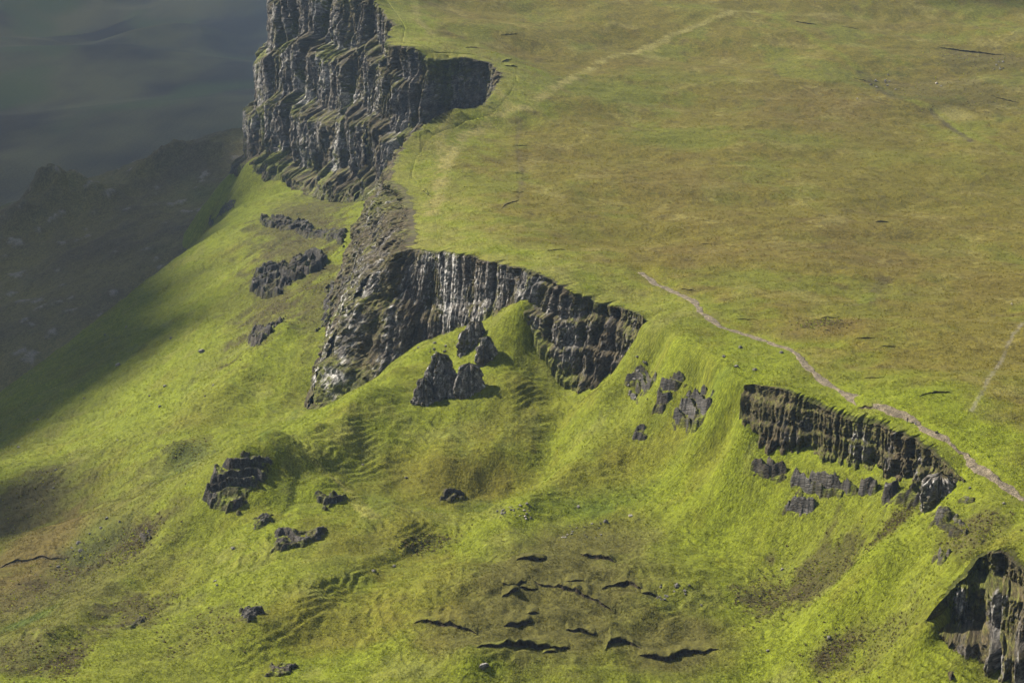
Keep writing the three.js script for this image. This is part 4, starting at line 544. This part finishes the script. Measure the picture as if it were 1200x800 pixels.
const outcrops = [
  [[[306, 250, 302, 264], [330, 240, 326, 270], [358, 238, 352, 276], [385, 242, 380, 284], [408, 254, 402, 292]], { swell: 3, veg: 0.5, parts: 3, lean: 1.3, cell: 0.4, blocky: 1.6 }, 'ragged brown rock band at the very foot of the tallest cliff'],
  [[[246, 250, 243, 262], [262, 240, 258, 256], [276, 232, 274, 246]], { swell: 3, veg: 0.4, parts: 1, cell: 0.4 }, 'dark rocks on the crest where the grass fan meets the valley'],
  [[[300, 296, 291, 346], [318, 280, 306, 352], [340, 272, 325, 348], [362, 276, 350, 330], [386, 302, 378, 318]], { swell: 5, buttress: 3.5, veg: 0.5, parts: 3, cell: 0.4, lean: 1.7, rough: 2, blocky: 1.8 }, 'broad brown rock shelf on the scree fan beneath the heathery cliff'],
  [[[296, 378, 286, 407], [312, 366, 300, 410], [324, 364, 318, 394], [334, 366, 331, 382]], { swell: 4 }, 'small dark rock rib below the broad brown shelf on the fan'],
  [[[398, 330, 380, 345], [394, 350, 376, 372], [386, 375, 368, 398]], { swell: 3, veg: 0.4, parts: 1 }, 'narrow dark rock wall against the left foot of the heathery cliff'],
  [[[250, 552, 234, 591], [266, 542, 250, 598], [284, 536, 266, 604], [300, 538, 280, 606], [322, 541, 304, 572]], { veg: 0.42, parts: 3, step: 4.5, lift: 1 }, 'knoll of broken rock with a mossy top standing on the lower fan'],
  [[[322, 630, 316, 650], [342, 622, 338, 648], [362, 621, 360, 644], [384, 624, 381, 633]], { swell: 2.8 }, 'low glinting rock band on the shaded side of the small ridge'],
  [[[372, 578, 368, 592], [388, 575, 382, 602], [404, 582, 400, 592]], { swell: 2, veg: 0.5, parts: 1 }, 'mossy hump of rock at the crest of the small ridge'],
  [[[298, 612, 294, 625], [312, 606, 308, 622], [322, 604, 320, 612]], { swell: 1.6, veg: 0.5, parts: 1 }, 'patch of rubbly rock between the knoll and the low rock band'],
  [[[280, 716, 278, 734], [294, 709, 292, 736], [310, 712, 309, 726]], { swell: 2.4, parts: 1 }, 'squat dark rock lump alone in the lower grass'],
  [[[314, 784, 312, 797], [330, 778, 328, 798], [347, 780, 346, 792]], { swell: 2, veg: 0.4, parts: 1 }, 'rock lump with tufts on the lowest grass below the squat one'],
  [[[150, 735, 144, 748], [165, 722, 158, 745], [176, 716, 172, 730]], { swell: 1.6, veg: 0.45, parts: 1 }, 'dark broken rock among the brown heather on the lower fan'],
  [[[160, 632, 156, 642], [172, 624, 168, 640], [178, 624, 176, 634]], { swell: 1.6, veg: 0.4, parts: 1 }, 'little rock at the upper end of the heather band'],
  [[[516, 578, 514, 588], [530, 573, 529, 592], [546, 577, 545, 588]], { swell: 1.8, parts: 1 }, 'small rock on the shaded slope under the grass spur'],
  [[[736, 440, 730, 452], [748, 432, 742, 460], [762, 432, 756, 462], [772, 438, 769, 448]], { lift: 0.95, lichen: 0.08, veg: 0.36, dark: 0.6, parts: 2 }, 'grass-covered rock step right beside the dark shaded cliff'],
  [[[740, 462, 735, 472], [752, 458, 748, 474]], { swell: 1.6, veg: 0.4, parts: 1 }, 'small stony step under the grass-covered rock step'],
  [[[774, 448, 762, 488], [786, 440, 776, 484], [798, 438, 792, 458], [808, 448, 806, 458]], { lift: 0.95, lichen: 0.08, veg: 0.36, dark: 0.6, parts: 2 }, 'slanting rock rib above the split rock block'],
  [[[800, 462, 786, 496], [812, 455, 800, 508], [824, 455, 816, 506], [836, 462, 832, 484]], { lift: 0.95, lichen: 0.08, veg: 0.36, dark: 0.6, parts: 2 }, 'split dark rock block on the green slope between two cliffs'],
  [[[744, 506, 742, 516], [752, 500, 751, 522], [763, 504, 762, 516]], { swell: 2, parts: 1 }, 'single round-backed rock below the slanting rib'],
  [[[882, 548, 880, 563], [900, 543, 898, 566], [925, 550, 923, 564]], { step: 4, lift: 1.4, veg: 0.3, parts: 1 }, 'first stub of the broken rock band under the low columned cliff'],
  [[[926, 558, 924, 576], [950, 558, 948, 584], [980, 562, 978, 588], [1010, 567, 1009, 584], [1030, 570, 1029, 578]], { step: 4.5, lift: 1.4, parts: 3, veg: 0.26 }, 'long broken rock band under the low columned cliff'],
  [[[918, 590, 916, 603], [935, 586, 934, 608], [957, 590, 956, 603]], { step: 4, lift: 1.3, veg: 0.34, parts: 1 }, 'dark heathery rock below the long broken band'],
  [[[1032, 576, 1030, 594], [1050, 571, 1049, 597], [1068, 574, 1067, 597], [1084, 579, 1083, 590]], { step: 4.5, lift: 1.4, veg: 0.26, parts: 2 }, 'knobbly rock at the end of the long broken band'],
  [[[1124, 584, 1123, 590], [1134, 581, 1133, 592], [1144, 585, 1143, 590]], { swell: 1.4, parts: 1 }, 'little rock under the footpath on the last shoulder'],
  [[[1090, 606, 1088, 620], [1106, 598, 1104, 624], [1120, 604, 1118, 632], [1138, 616, 1136, 630]], { swell: 2.6, veg: 0.36, parts: 2 }, 'rocks with brown tufts on the slope above the split crag'],
  [[[1092, 646, 1090, 658], [1104, 640, 1102, 662], [1116, 644, 1114, 658]], { swell: 2, veg: 0.4, parts: 1 }, 'small dark rock just above the split crag'],
];
outcrops.forEach(([list, o, label], i) => { const h = Math.max(...list.map(([, v, , fv]) => fv - v)) * 0.3; crag('rock_outcrop', list, { seed: 30 + i, step: clamp(h * 0.36, 2.2, 6), lift: 1.15, ...o }, label); });

// free-standing pinnacles
function pinnacle(u, vTop, vFoot, wide, seed, lobes, label) {
  const f = hit(u, vFoot), m = f[2] / FOCAL, R = wide * m / 2, H = (vFoot - vTop) * m * 1.02, g = new THREE.Group(); g.name = numbered('rock_pinnacle');
  g.position.set(f[0], f[1], -(f[2] + R * 0.6)); scene.add(g); tag(g, label, 'rock');
  lobes.forEach(([ox, oz, r, h, sharp], n) => {
    const nA = 110, nT = Math.max(24, Math.round(H * h / 0.28)), W = nA + 1, s = { pos: new Float32Array(W * (nT + 1) * 3), col: new Float32Array(W * (nT + 1) * 3), uv: new Float32Array(W * (nT + 1) * 2), nCols: W, nR: nT + 1 }, c = [0, 0, 0];
    const p = { seed: seed + n * 3, column: 1.5, relief: 1.0, buttress: 1.4, cleft: 1.2, lichen: 1.0, moss: 0, dark: -0.25 };
    for (let j = 0; j <= nT; j++) for (let i = 0; i <= nA; i++) {
      const t = j / nT, a = (i % nA) / nA * Math.PI * 2, k = j * W + i, ca = Math.cos(a + 1.57), sa = Math.sin(a + 1.57), arc = a * R * r, peak = 0.72 + 0.55 * (fbm(ca * 1.7 + seed, sa * 1.7 + n * 5, 3) + 0.25), y0 = lerp(-6, H * h, t), y = y0 > 0 ? y0 * Math.min(1.05, lerp(1, peak, sstep(0.0, 0.5, 1 - t) )) : y0;
      const step = 0.16 * (Math.floor(t * 5 + 1.2 * noise(ca * 2 + seed, sa * 2)) / 5 - t), q = R * r * (Math.pow(Math.max(0, 1 - Math.pow(clamp((y0 + 6) / (H * h + 6)), sharp)), 0.7) * 1.08 * (1 + step) + 0.10) * (1 + 0.45 * noise(ca * 1.5 + seed, sa * 1.5) + 0.2 * noise(ca * 4, sa * 4 + y / 5));
      const blend = sstep(0, 0.04, i / nA) * sstep(1, 0.96, i / nA), top = sstep(1, 0.94, t), rr = Math.max(0.02, q + (columns(arc, y, p) * blend + 0.7 * noise(ca * 3 + y / 2.3, sa * 3 + seed) + 1.5 * (hash2(Math.floor(arc / 1.9 + 0.5 * noise(arc, y / 3)), Math.floor(y / 1.6 + seed)) - 0.5)) * 0.85) * top;
      s.pos[k * 3] = ox * R + ca * rr; s.pos[k * 3 + 1] = y + 0.5 * noise(ca * 3 + seed, sa * 3 + y / 3); s.pos[k * 3 + 2] = oz * R + sa * rr * 0.8; s.uv[k * 2] = arc / 26; s.uv[k * 2 + 1] = y / 26;
      rockColor(arc, y, 0.2 + 0.35 * sstep(0.8, 1, t) + 0.25 * sstep(3, 0, y), p, c); s.col.set(c.slice(0, 3), k * 3);
    }
    const mesh = shade(new THREE.Mesh(outward(s, (n, k) => n[k] * (s.pos[k] - ox * R) + n[k + 2] * (s.pos[k + 2] - oz * R)), rock)); mesh.name = 'rock_tooth'; g.add(mesh);
  });
}
pinnacle(512, 414, 474, 46, 61, [[0.05, -0.2, 0.85, 1.0, 1.5], [-0.65, 0.5, 0.45, 0.55, 1.8], [0.55, 0.3, 0.5, 0.62, 2.0]], 'largest pyramid-shaped rock pinnacle on the grass spur');
pinnacle(550, 425, 466, 29, 67, [[0, 0, 0.95, 1.0, 1.7], [0.35, 0.35, 0.55, 0.6, 2.0]], 'lone rock tooth standing beside the largest pinnacle');
pinnacle(571, 394, 425, 20, 71, [[0, 0, 0.95, 1.0, 2.2], [-0.3, 0.6, 0.6, 0.7, 2.2]], 'blocky rock tower below the pale columned cliff');
pinnacle(1108, 557, 579, 40, 79, [[-0.2, 0, 0.8, 1.0, 4], [0.5, 0.1, 0.6, 0.8, 4], [-0.75, 0.1, 0.5, 0.6, 4]], 'pale-topped bulging rock at the end of the low cliff');
pinnacle(556, 376, 402, 24, 75, [[0, 0, 0.9, 1.0, 2.5], [-0.6, 0.3, 0.6, 0.62, 2.5]], 'rock stump leaning on the pale columned cliff above the tower');

// ------------------------------------------------------------------ boulders
const boulderShapes = [1, 2, 3, 4, 5].map((seed) => {
  const r = rng(seed * 91), g = new THREE.IcosahedronGeometry(1, 3), p = g.attributes.position, cuts = []; for (let k = 0; k < 11; k++) { const v = new THREE.Vector3(r() - 0.5, r() - 0.5, r() - 0.5).normalize(); cuts.push([v, 0.55 + 0.35 * r()]); }
  const q = new THREE.Vector3(), col = new Float32Array(p.count * 3), uv = g.attributes.uv;
  for (let i = 0; i < p.count; i++) { q.fromBufferAttribute(p, i); for (const [v, h] of cuts) { const e = q.dot(v); if (e > h) q.addScaledVector(v, h - e); } q.multiplyScalar(1 + 0.10 * noise(q.x * 2.3 + q.y + seed, q.z * 2.3)); p.setXYZ(i, q.x, q.y * 0.75, q.z * 0.85); const t = clamp(0.5 + noise(q.x * 3 + seed, q.z * 3 + q.y * 2)), l = clamp(noise(q.x * 5, q.y * 5 + seed) * 3 - 0.3); for (let e = 0; e < 3; e++) col[i * 3 + e] = lerp(lerp(ROCK.dark[e], ROCK.mid[e], t), ROCK.pale[e], l); uv.setXY(i, q.x * 0.1 + q.y * 0.05, q.z * 0.1 + q.y * 0.05); }
  g.setAttribute('color', new THREE.BufferAttribute(col, 3)); g.computeVertexNormals(); return g;
});
const stoneLook = { grey: rock, pale: Object.assign(rock.clone(), { name: 'pale rock' }) }; stoneLook.pale.color.setRGB(2.1, 2.05, 1.95);
let boulderCount = 0;
function boulder(u, v, px, look, label, group) {
  const p = hit(u, v), y = ground(p[0], p[2]), size = px * p[2] / FOCAL / 2, n = boulderCount++, r = rng(500 + n), o = shade(new THREE.Mesh(boulderShapes[n % 5], stoneLook[look])); o.name = numbered('boulder'); o.position.set(p[0], y + size * 0.25, -p[2]); o.scale.set(size * (0.9 + 0.4 * r()), size * (0.8 + 0.4 * r()), size * (0.9 + 0.4 * r())); o.rotation.set(0.4 * r(), r() * 6.28, 0.4 * r()); scene.add(o); tag(o, label, 'boulder', group);
}
boulder(138, 430, 8, 'pale', 'pale boulder resting on the shaded part of the grass fan');
boulder(237, 414, 8, 'grey', 'dark upright boulder on the sunlit part of the grass fan');
boulder(739, 605, 6, 'pale', 'bright white boulder alone on the green slope above the peaty hollow');
boulder(917, 667, 5, 'pale', 'white boulder in the patchy heather under the rock bands');
boulder(567, 786, 11, 'grey', 'dark rock on the bright green hump below the peat hags');
boulder(1098, 507, 5, 'grey', 'dark stone at the edge of the footpath past the hikers');
for (const [u, v, s] of [[44, 494, 4], [21, 525, 5], [137, 519, 4], [200, 398, 4], [148, 386, 4], [123, 395, 4], [193, 459, 4], [187, 480, 5], [175, 470, 3], [250, 455, 4], [240, 470, 3], [98, 470, 3], [62, 572, 5], [65, 555, 4]]) boulder(u, v, s, 'grey', 'small stone strewn on the grass fan below the tall cliffs', 'stones on the grass fan');
for (const [u, v, s] of [[92, 641, 7], [94, 651, 6], [68, 667, 5], [118, 625, 6], [125, 612, 5], [140, 618, 4], [105, 630, 4], [84, 646, 4], [273, 648, 6], [252, 682, 5], [254, 690, 4]]) boulder(u, v, s, 'grey', 'grey stone half sunk among the heather of the lower fan', 'stones in the lower heather');
{ const r = rng(88); for (let k = 0; k < 30; k++) boulder(582 + r() * 42, 596 + r() * 15, 2 + r() * 2.5, r() < 0.4 ? 'pale' : 'grey', 'small stone in the scatter at the foot of the shaded slope', 'stone scatter above the peaty hollow');
  for (let k = 0; k < 16; k++) boulder(655 + r() * 60, 612 + r() * 18, 2 + r() * 2, r() < 0.5 ? 'pale' : 'grey', 'stone on the brown upper edge of the peaty hollow', 'stones on the edge of the hollow');
  for (let k = 0; k < 14; k++) boulder(770 + r() * 40, 688 + r() * 18, 2.5 + r() * 3, 'grey', 'stone on the right brink of the peaty hollow', 'stones on the right brink');
  for (let k = 0; k < 16; k++) boulder(735 + r() * 28, 415 + r() * 60, 3 + r() * 4, 'grey', 'loose stone on the grass beside the dark shaded cliff', 'stones beside the dark cliff');
  for (let k = 0; k < 12; k++) boulder(480 + r() * 50, 402 + r() * 16, 2.5 + r() * 3, 'grey', 'loose stone at the foot of the pale columned cliff', 'stones under the pale cliff');
  for (let k = 0; k < 12; k++) boulder(1012 + r() * 40, 85 + r() * 22, 2 + r() * 2, r() < 0.3 ? 'pale' : 'grey', 'stone in the little stream gully high on the moor', 'stones in the stream gully');
  for (let k = 0; k < 8; k++) boulder(1165 + r() * 25, 74 + r() * 9, 2 + r() * 2.5, 'grey', 'stone in the dark cluster high on the moor', 'stone cluster on the moor'); }
for (const [u, v, s] of [[678, 594, 5], [710, 612, 6], [793, 693, 6], [438, 670, 6], [462, 664, 5], [476, 560, 4], [425, 545, 4]]) boulder(u, v, s, 'grey', 'lone grey stone in the grass round the peaty hollow', 'lone stones round the hollow');
for (const [u, v, s] of [[1098, 97, 4], [1103, 101, 3], [1005, 119, 3], [1186, 358, 3]]) boulder(u, v, s, 'pale', 'pale stone lying out on the open moor', 'pale stones on the moor');
for (const [u, v, s] of [[822, 716, 4], [1177, 591, 5], [1137, 573, 4], [972, 751, 7], [900, 768, 5], [868, 409, 6], [848, 420, 5], [863, 431, 5], [885, 434, 6], [916, 414, 6]]) boulder(u, v, s, 'grey', 'grey stone on the green slope below the footpath', 'stones below the footpath');

// ------------------------------------------------------------------ peat hags: turf banks with a dark broken face
const peatMat = turf;
function hag(px, high, label, group) {
  const line = px.map(([u, v]) => { const p = hit(u, v); return [p[0], p[2]]; }), pts = []; for (let i = 1; i < line.length; i++) { const [ax, ad] = line[i - 1], [bx, bd] = line[i], n = Math.max(3, Math.ceil(Math.hypot(bx - ax, bd - ad) / 0.4)); for (let k = 0; k < n; k++) pts.push([lerp(ax, bx, k / n), lerp(ad, bd, k / n)]); } pts.push(line[line.length - 1]);
  const prof = [[12, -0.4, 0], [9, 0.10, 0], [6, 0.38, 0], [3.4, 0.70, 0], [1.4, 0.93, 0], [0, 1.0, 0], [-0.35, 0.90, 0.3], [-0.30, 0.70, 1], [-0.05, 0.45, 1], [-0.15, 0.2, 1], [-0.55, -0.15, 1], [-1.3, -0.35, 0.8]], W = pts.length, R = prof.length;
  const s = { pos: new Float32Array(W * R * 3), col: new Float32Array(W * R * 3), uv: new Float32Array(W * R * 2), nCols: W, nR: R }, c = [0, 0, 0, 0], mid = pts[W >> 1], my = ground(...mid);
  for (let i = 0; i < W; i++) {
    const end = Math.pow(Math.sin(Math.PI * clamp((i + 0.4) / (W - 0.2))), 0.5), [x0, d0] = pts[i], wig = 1.1 * noise(x0 / 2.3, d0 / 2.3 + 7) + 0.5 * noise(x0 / 0.8, d0);
    for (let j = 0; j < R; j++) {
      const [back, up, peat] = prof[j], x = x0 + 0.25 * back * noise(x0 / 5, 1), d = d0 + (back > 0 ? back * (0.5 + 0.5 * end) : back) + wig * (back < 3 ? 1 : 0.3), g = ground(x, d), hh = 1.35 * high * end * (0.8 + 0.5 * noise(x0 / 3, d0 / 3));
      const k = j * W + i; s.pos[k * 3] = x; s.pos[k * 3 + 1] = (up < 0 ? g + up * 0.8 : g + up * hh - 0.10) + (peat ? 0.1 * noise(x * 2, up * 5) : 0); s.pos[k * 3 + 2] = -d; groundColor(x, d, g, rimSide(x, d), c); const m = 0.8 + 0.7 * noise(x / 0.7, up * 3 + d); for (let e = 0; e < 3; e++) s.col[k * 3 + e] = lerp(c[e], COL.peat[e] * m, peat); s.uv[k * 2] = x / TILE; s.uv[k * 2 + 1] = (d + up) / TILE;
    }
  }
  const geo = outward(s, (n, k) => n[k + 1]); geo.translate(-mid[0], -my, mid[1]); const o = shade(new THREE.Mesh(geo, peatMat)); o.name = numbered('peat_bank'); o.position.set(mid[0], my, -mid[1]); scene.add(o); tag(o, label, 'peat bank', group);
}
for (const [px, h] of [[[[605, 661], [622, 659], [640, 657]], 1.6], [[[680, 654], [700, 656], [722, 662]], 1.6], [[[588, 686], [605, 686], [622, 681]], 1.5], [[[588, 700], [608, 696]], 1.4], [[[608, 690], [630, 692]], 1.1], [[[705, 693], [722, 692], [735, 689], [754, 694]], 1.6], [[[752, 698], [770, 699]], 1.1], [[[662, 681], [684, 681]], 1.1], [[[590, 735], [606, 737], [624, 733]], 1.6], [[[663, 744], [680, 746], [699, 747]], 1.3], [[[616, 723], [632, 723]], 1.0], [[[636, 774], [652, 773]], 1.2]]) hag(px, h, 'short peat bank with a dark face in the peaty hollow', 'short peat banks in the hollow');
hag([[625, 681], [653, 690], [680, 698], [700, 709], [722, 720]], 1.5, 'longest slanting peat bank crossing the middle of the peaty hollow');
hag([[485, 732], [513, 732], [537, 738], [560, 744]], 1.5, 'curved peat bank on the grassy edge of the peaty hollow');
hag([[709, 768], [716, 757], [733, 755], [752, 762]], 1.8, 'hooked peat bank with a deep dark notch in the hollow');
hag([[748, 770], [780, 775], [800, 768], [842, 765]], 1.8, 'long wavy peat bank at the lower brink of the hollow');
hag([[558, 763], [590, 765], [613, 766], [647, 769], [668, 763]], 2.0, 'broad bulging peat bank above the bright green hump');
hag([[0, 668], [20, 661], [40, 658], [76, 657]], 0.9, 'low dark stream bank in the brown corner of the fan');
for (const [px, h] of [[[[585, 44], [607, 45]], 1.0], [[[545, 57], [560, 58]], 1.4], [[[587, 73], [600, 72]], 1.5], [[[590, 81], [607, 79]], 1.5], [[[478, 189], [494, 189]], 1.3], [[[493, 231], [506, 231]], 1.2], [[[600, 172], [618, 173]], 0.9], [[[588, 246], [608, 237]], 1.2], [[[600, 227], [614, 227]], 1.0], [[[602, 203], [614, 204]], 0.9], [[[640, 295], [662, 293]], 1.0]]) hag(px, 0.5 * h, 'small turf scar on the pale grass along the plateau edge', 'turf scars along the plateau edge');
for (const [px, h] of [[[[1098, 54], [1125, 57], [1162, 61], [1178, 62]], 2.0], [[[932, 27], [958, 30]], 1.6], [[[1026, 262], [1042, 263]], 1.4], [[[1000, 402], [1026, 401]], 1.0], [[[1012, 442], [1036, 442]], 0.9], [[[1032, 409], [1051, 409]], 0.9], [[[1077, 462], [1100, 459], [1117, 460]], 1.1], [[[1005, 477], [1023, 476]], 1.0], [[[798, 339], [816, 342]], 1.3], [[[985, 30], [1010, 34]], 0.9], [[[1160, 115], [1195, 122]], 1.4], [[[820, 283], [840, 284]], 0.6], [[[960, 375], [985, 374]], 1.0], [[[860, 376], [888, 376]], 0.8], [[[1000, 92], [1018, 96]], 1.2]]) hag(px, 0.55 * h, 'small dark peat bank out on the brown moor', 'peat banks on the moor');

// ------------------------------------------------------------------ two walkers on the path
function person(u, v, tall, bones, cloth, label, pack) {
  const p = hit(u, v), y = base(p[0], p[2]) - 0.08, res = 64, mc = new MarchingCubes(res, new THREE.MeshBasicMaterial(), false, false, 60000); mc.isolation = 0; const half = 1.05;
  for (let k = 0; k < res; k++) for (let j = 0; j < res; j++) for (let i = 0; i < res; i++) {
    const X = (i / res * 2 - 1) * half, Y = (j / res * 2 - 1) * half + 0.95, Z = (k / res * 2 - 1) * half; let d = 9;
    for (const [a, b, ra, rb] of bones) { const ex = b[0] - a[0], ey = b[1] - a[1], ez = b[2] - a[2], t = clamp(((X - a[0]) * ex + (Y - a[1]) * ey + (Z - a[2]) * ez) / (ex * ex + ey * ey + ez * ez + 1e-9)), q = Math.hypot(X - a[0] - ex * t, Y - a[1] - ey * t, Z - a[2] - ez * t) - lerp(ra, rb, t), h = clamp(0.5 + 0.5 * (d - q) / 0.04); d = lerp(d, q, h) - 0.04 * h * (1 - h); }
    mc.field[k * res * res + j * res + i] = -d;
  }
  mc.update(); const n = mc.count, pos = new Float32Array(n * 3), nor = new Float32Array(n * 3), col = new Float32Array(n * 3);
  for (let i = 0; i < n; i++) { const X = mc.positionArray[i * 3] * half, Y = mc.positionArray[i * 3 + 1] * half + 0.95, Z = mc.positionArray[i * 3 + 2] * half; pos.set([X * tall, Y * tall, Z * tall], i * 3); nor.set([mc.normalArray[i * 3], mc.normalArray[i * 3 + 1], mc.normalArray[i * 3 + 2]], i * 3); col.set(cloth(X, Y, Z), i * 3); }
  const g = new THREE.BufferGeometry(); g.setAttribute('position', new THREE.BufferAttribute(pos, 3)); g.setAttribute('normal', new THREE.BufferAttribute(nor, 3)); g.setAttribute('color', new THREE.BufferAttribute(col, 3));
  const o = new THREE.Group(); o.name = numbered('person'); o.position.set(p[0], y, -p[2]); o.rotation.y = 0.7; scene.add(o); tag(o, label, 'person', undefined);
  const body = shade(new THREE.Mesh(g, new THREE.MeshStandardMaterial({ vertexColors: true, roughness: 0.9 }))); body.name = 'body'; o.add(body);
  if (pack) { const b = shade(new THREE.Mesh(new THREE.CapsuleGeometry(0.13, 0.26, 6, 14), new THREE.MeshStandardMaterial({ color: new THREE.Color(0.02, 0.02, 0.025), roughness: 0.8 }))); b.name = 'backpack'; b.position.set(0, 1.24 * tall, -0.2); b.scale.set(1.1, 1, 0.8); o.add(b); }
}
const skin = [0.35, 0.2, 0.14], black = [0.015, 0.015, 0.02], jeans = [0.03, 0.035, 0.05], hairCol = [0.03, 0.02, 0.015], greyTop = [0.05, 0.06, 0.08];
const limbs = (a, r) => a.slice(1).map((p, i) => [a[i], p, r[i], r[i + 1]]);
person(1064, 495, 1.12, [...limbs([[0.10, 0.05, 0.14], [0.10, 0.06, 0.0], [0.10, 0.50, 0.05], [0.09, 0.92, 0]], [0.04, 0.05, 0.065, 0.09]), ...limbs([[-0.10, 0.05, -0.06], [-0.10, 0.06, -0.2], [-0.10, 0.50, -0.06], [-0.09, 0.92, 0]], [0.04, 0.05, 0.065, 0.09]), ...limbs([[0, 0.95, 0], [0, 1.2, 0.02], [0, 1.4, 0.02], [0, 1.52, 0.03], [0, 1.66, 0.05]], [0.14, 0.14, 0.15, 0.06, 0.10]), ...limbs([[0.18, 1.40, 0], [0.25, 1.12, 0.02], [0.24, 0.90, 0.14], [0.24, 0.82, 0.18]], [0.07, 0.05, 0.04, 0.04]), ...limbs([[-0.18, 1.40, 0], [-0.25, 1.12, -0.04], [-0.24, 0.88, 0.04], [-0.24, 0.80, 0.07]], [0.07, 0.05, 0.04, 0.04])], (x, y, z) => y > 1.56 ? (z > 0.08 && y < 1.70 ? skin : hairCol) : y > 1.5 ? skin : y > 0.88 ? (Math.abs(x) > 0.19 && y < 0.9 ? skin : black) : y > 0.09 ? jeans : black, 'walker in dark clothes striding along the footpath', true);
person(1073.5, 498, 0.98, [...limbs([[0.11, 0.05, 0.14], [0.11, 0.06, 0.0], [0.12, 0.46, 0.18], [0.09, 0.62, -0.16]], [0.04, 0.05, 0.065, 0.10]), ...limbs([[-0.11, 0.05, 0.10], [-0.11, 0.06, -0.04], [-0.12, 0.46, 0.14], [-0.09, 0.62, -0.16]], [0.04, 0.05, 0.065, 0.10]), ...limbs([[0, 0.64, -0.15], [0, 0.85, 0.0], [0, 1.0, 0.16], [0, 1.08, 0.25], [0, 1.14, 0.34]], [0.14, 0.14, 0.15, 0.06, 0.10]), ...limbs([[0.18, 1.0, 0.14], [0.24, 0.74, 0.24], [0.18, 0.52, 0.32], [0.16, 0.44, 0.34]], [0.07, 0.05, 0.04, 0.04]), ...limbs([[-0.18, 1.0, 0.14], [-0.24, 0.74, 0.24], [-0.18, 0.52, 0.32], [-0.16, 0.44, 0.34]], [0.07, 0.05, 0.04, 0.04])], (x, y, z) => z > 0.22 && y > 1.02 ? (y > 1.14 ? hairCol : skin) : y > 0.62 || z < -0.05 && y > 0.7 ? greyTop : y > 0.09 ? jeans : black, 'crouching walker in a grey top beside the striding one', false);

// ------------------------------------------------------------------ tussocks and heather
{
  const clump = (blades, seed, lean, wide) => { const r = rng(seed), pos = []; for (let k = 0; k < blades; k++) { const a = r() * 6.283, q = r() * 0.35, h = 0.45 + 0.55 * r(), l = lean * (0.4 + r()), w = wide * (0.6 + 0.8 * r()), x = Math.cos(a) * q, z = Math.sin(a) * q, px = -Math.sin(a) * w, pz = Math.cos(a) * w; pos.push(x - px, -0.15, z - pz, x + px, -0.15, z + pz, x + Math.cos(a) * l, h, z + Math.sin(a) * l); } const g = new THREE.BufferGeometry(); g.setAttribute('position', new THREE.Float32BufferAttribute(pos, 3)); g.computeVertexNormals(); return g; };
  const leaf = new THREE.MeshPhysicalMaterial({ name: 'blades', roughness: 1, specularIntensity: 0.12, transmission: 0.45, thickness: 0, side: THREE.DoubleSide });
  const r = rng(4242), c = [0, 0, 0, 0], M = new THREE.Matrix4(), Q = new THREE.Quaternion(), E = new THREE.Euler(), C = new THREE.Color();
  const spread = (name, geo, n, pick) => {
    const mats = [], cols = []; let guard = 0; while (mats.length < n && guard++ < n * 8) { const q = pick(); if (!q) continue; const [x, d, y, s, cr, cg, cb] = q; E.set((r() - 0.5) * 0.4, r() * 6.283, (r() - 0.5) * 0.4); Q.setFromEuler(E); M.compose(new THREE.Vector3(x, y, -d), Q, new THREE.Vector3(s, s * (0.7 + 0.6 * r()), s)); mats.push(M.clone()); cols.push([cr, cg, cb]); }
    const o = shade(new THREE.InstancedMesh(geo, leaf, mats.length)); mats.forEach((m, i) => { o.setMatrixAt(i, m); o.setColorAt(i, C.setRGB(...cols[i])); }); o.name = name; o.userData.kind = 'stuff'; return o;
  };
  const where = (dMin, dMax) => { const q = r(), d = Math.sqrt(lerp(dMin * dMin, dMax * dMax, q * q * 0.6 + q * 0.4)), x = lerp(-0.28, 0.28, r()) * d; return [x, d]; };
  const grass = spread('grass_tussocks', clump(11, 5, 0.55, 0.09), 150000, () => { const [x, d] = where(440, 1300), side = rimSide(x, d); if ((side > -4 && side < 1) || pathNear(x, d) < 2.6) return null; const n = fbm(x / 9, d / 9, 2); if (n + 0.5 * (r() - 0.5) < (side > 20 ? 0.12 : -0.1)) return null; const y = ground(x, d); groundColor(x, d, y, side, c); let k = 0.95 + 0.5 * r(); if (r() < 0.12) k *= 0.7; return [x, d, y, 0.4 + 0.45 * r() * r(), c[0] * k, c[1] * k, c[2] * k]; });
  scene.add(tag(grass, 'long grass tussocks covering the slopes and the moor', 'grass'));
  const list = patches.filter((p) => p.kind === 'heather');
  const heather = spread('heather_clumps', clump(26, 9, 0.6, 0.2), 6000, () => { const p = list[Math.floor(r() * list.length)], x = p.x + (r() + r() + r() - 1.5) * 1.5 * p.rx, d = p.d + (r() + r() + r() - 1.5) * 1.5 * p.rd, side = rimSide(x, d); groundColor(x, d, 0, side, c); if (r() > c[3] + 0.12) return null; const y = ground(x, d), k = 1.5 + 1.0 * r(), h = r() < 0.5 ? COL.heather : COL.sward; return [x, d, y + 0.02, 0.25 + 0.4 * r(), h[0] * k, h[1] * k, h[2] * k]; });
  scene.add(tag(heather, 'dark brown heather growing in patches on the slopes', 'heather'));
}
renderer.render(scene, camera);
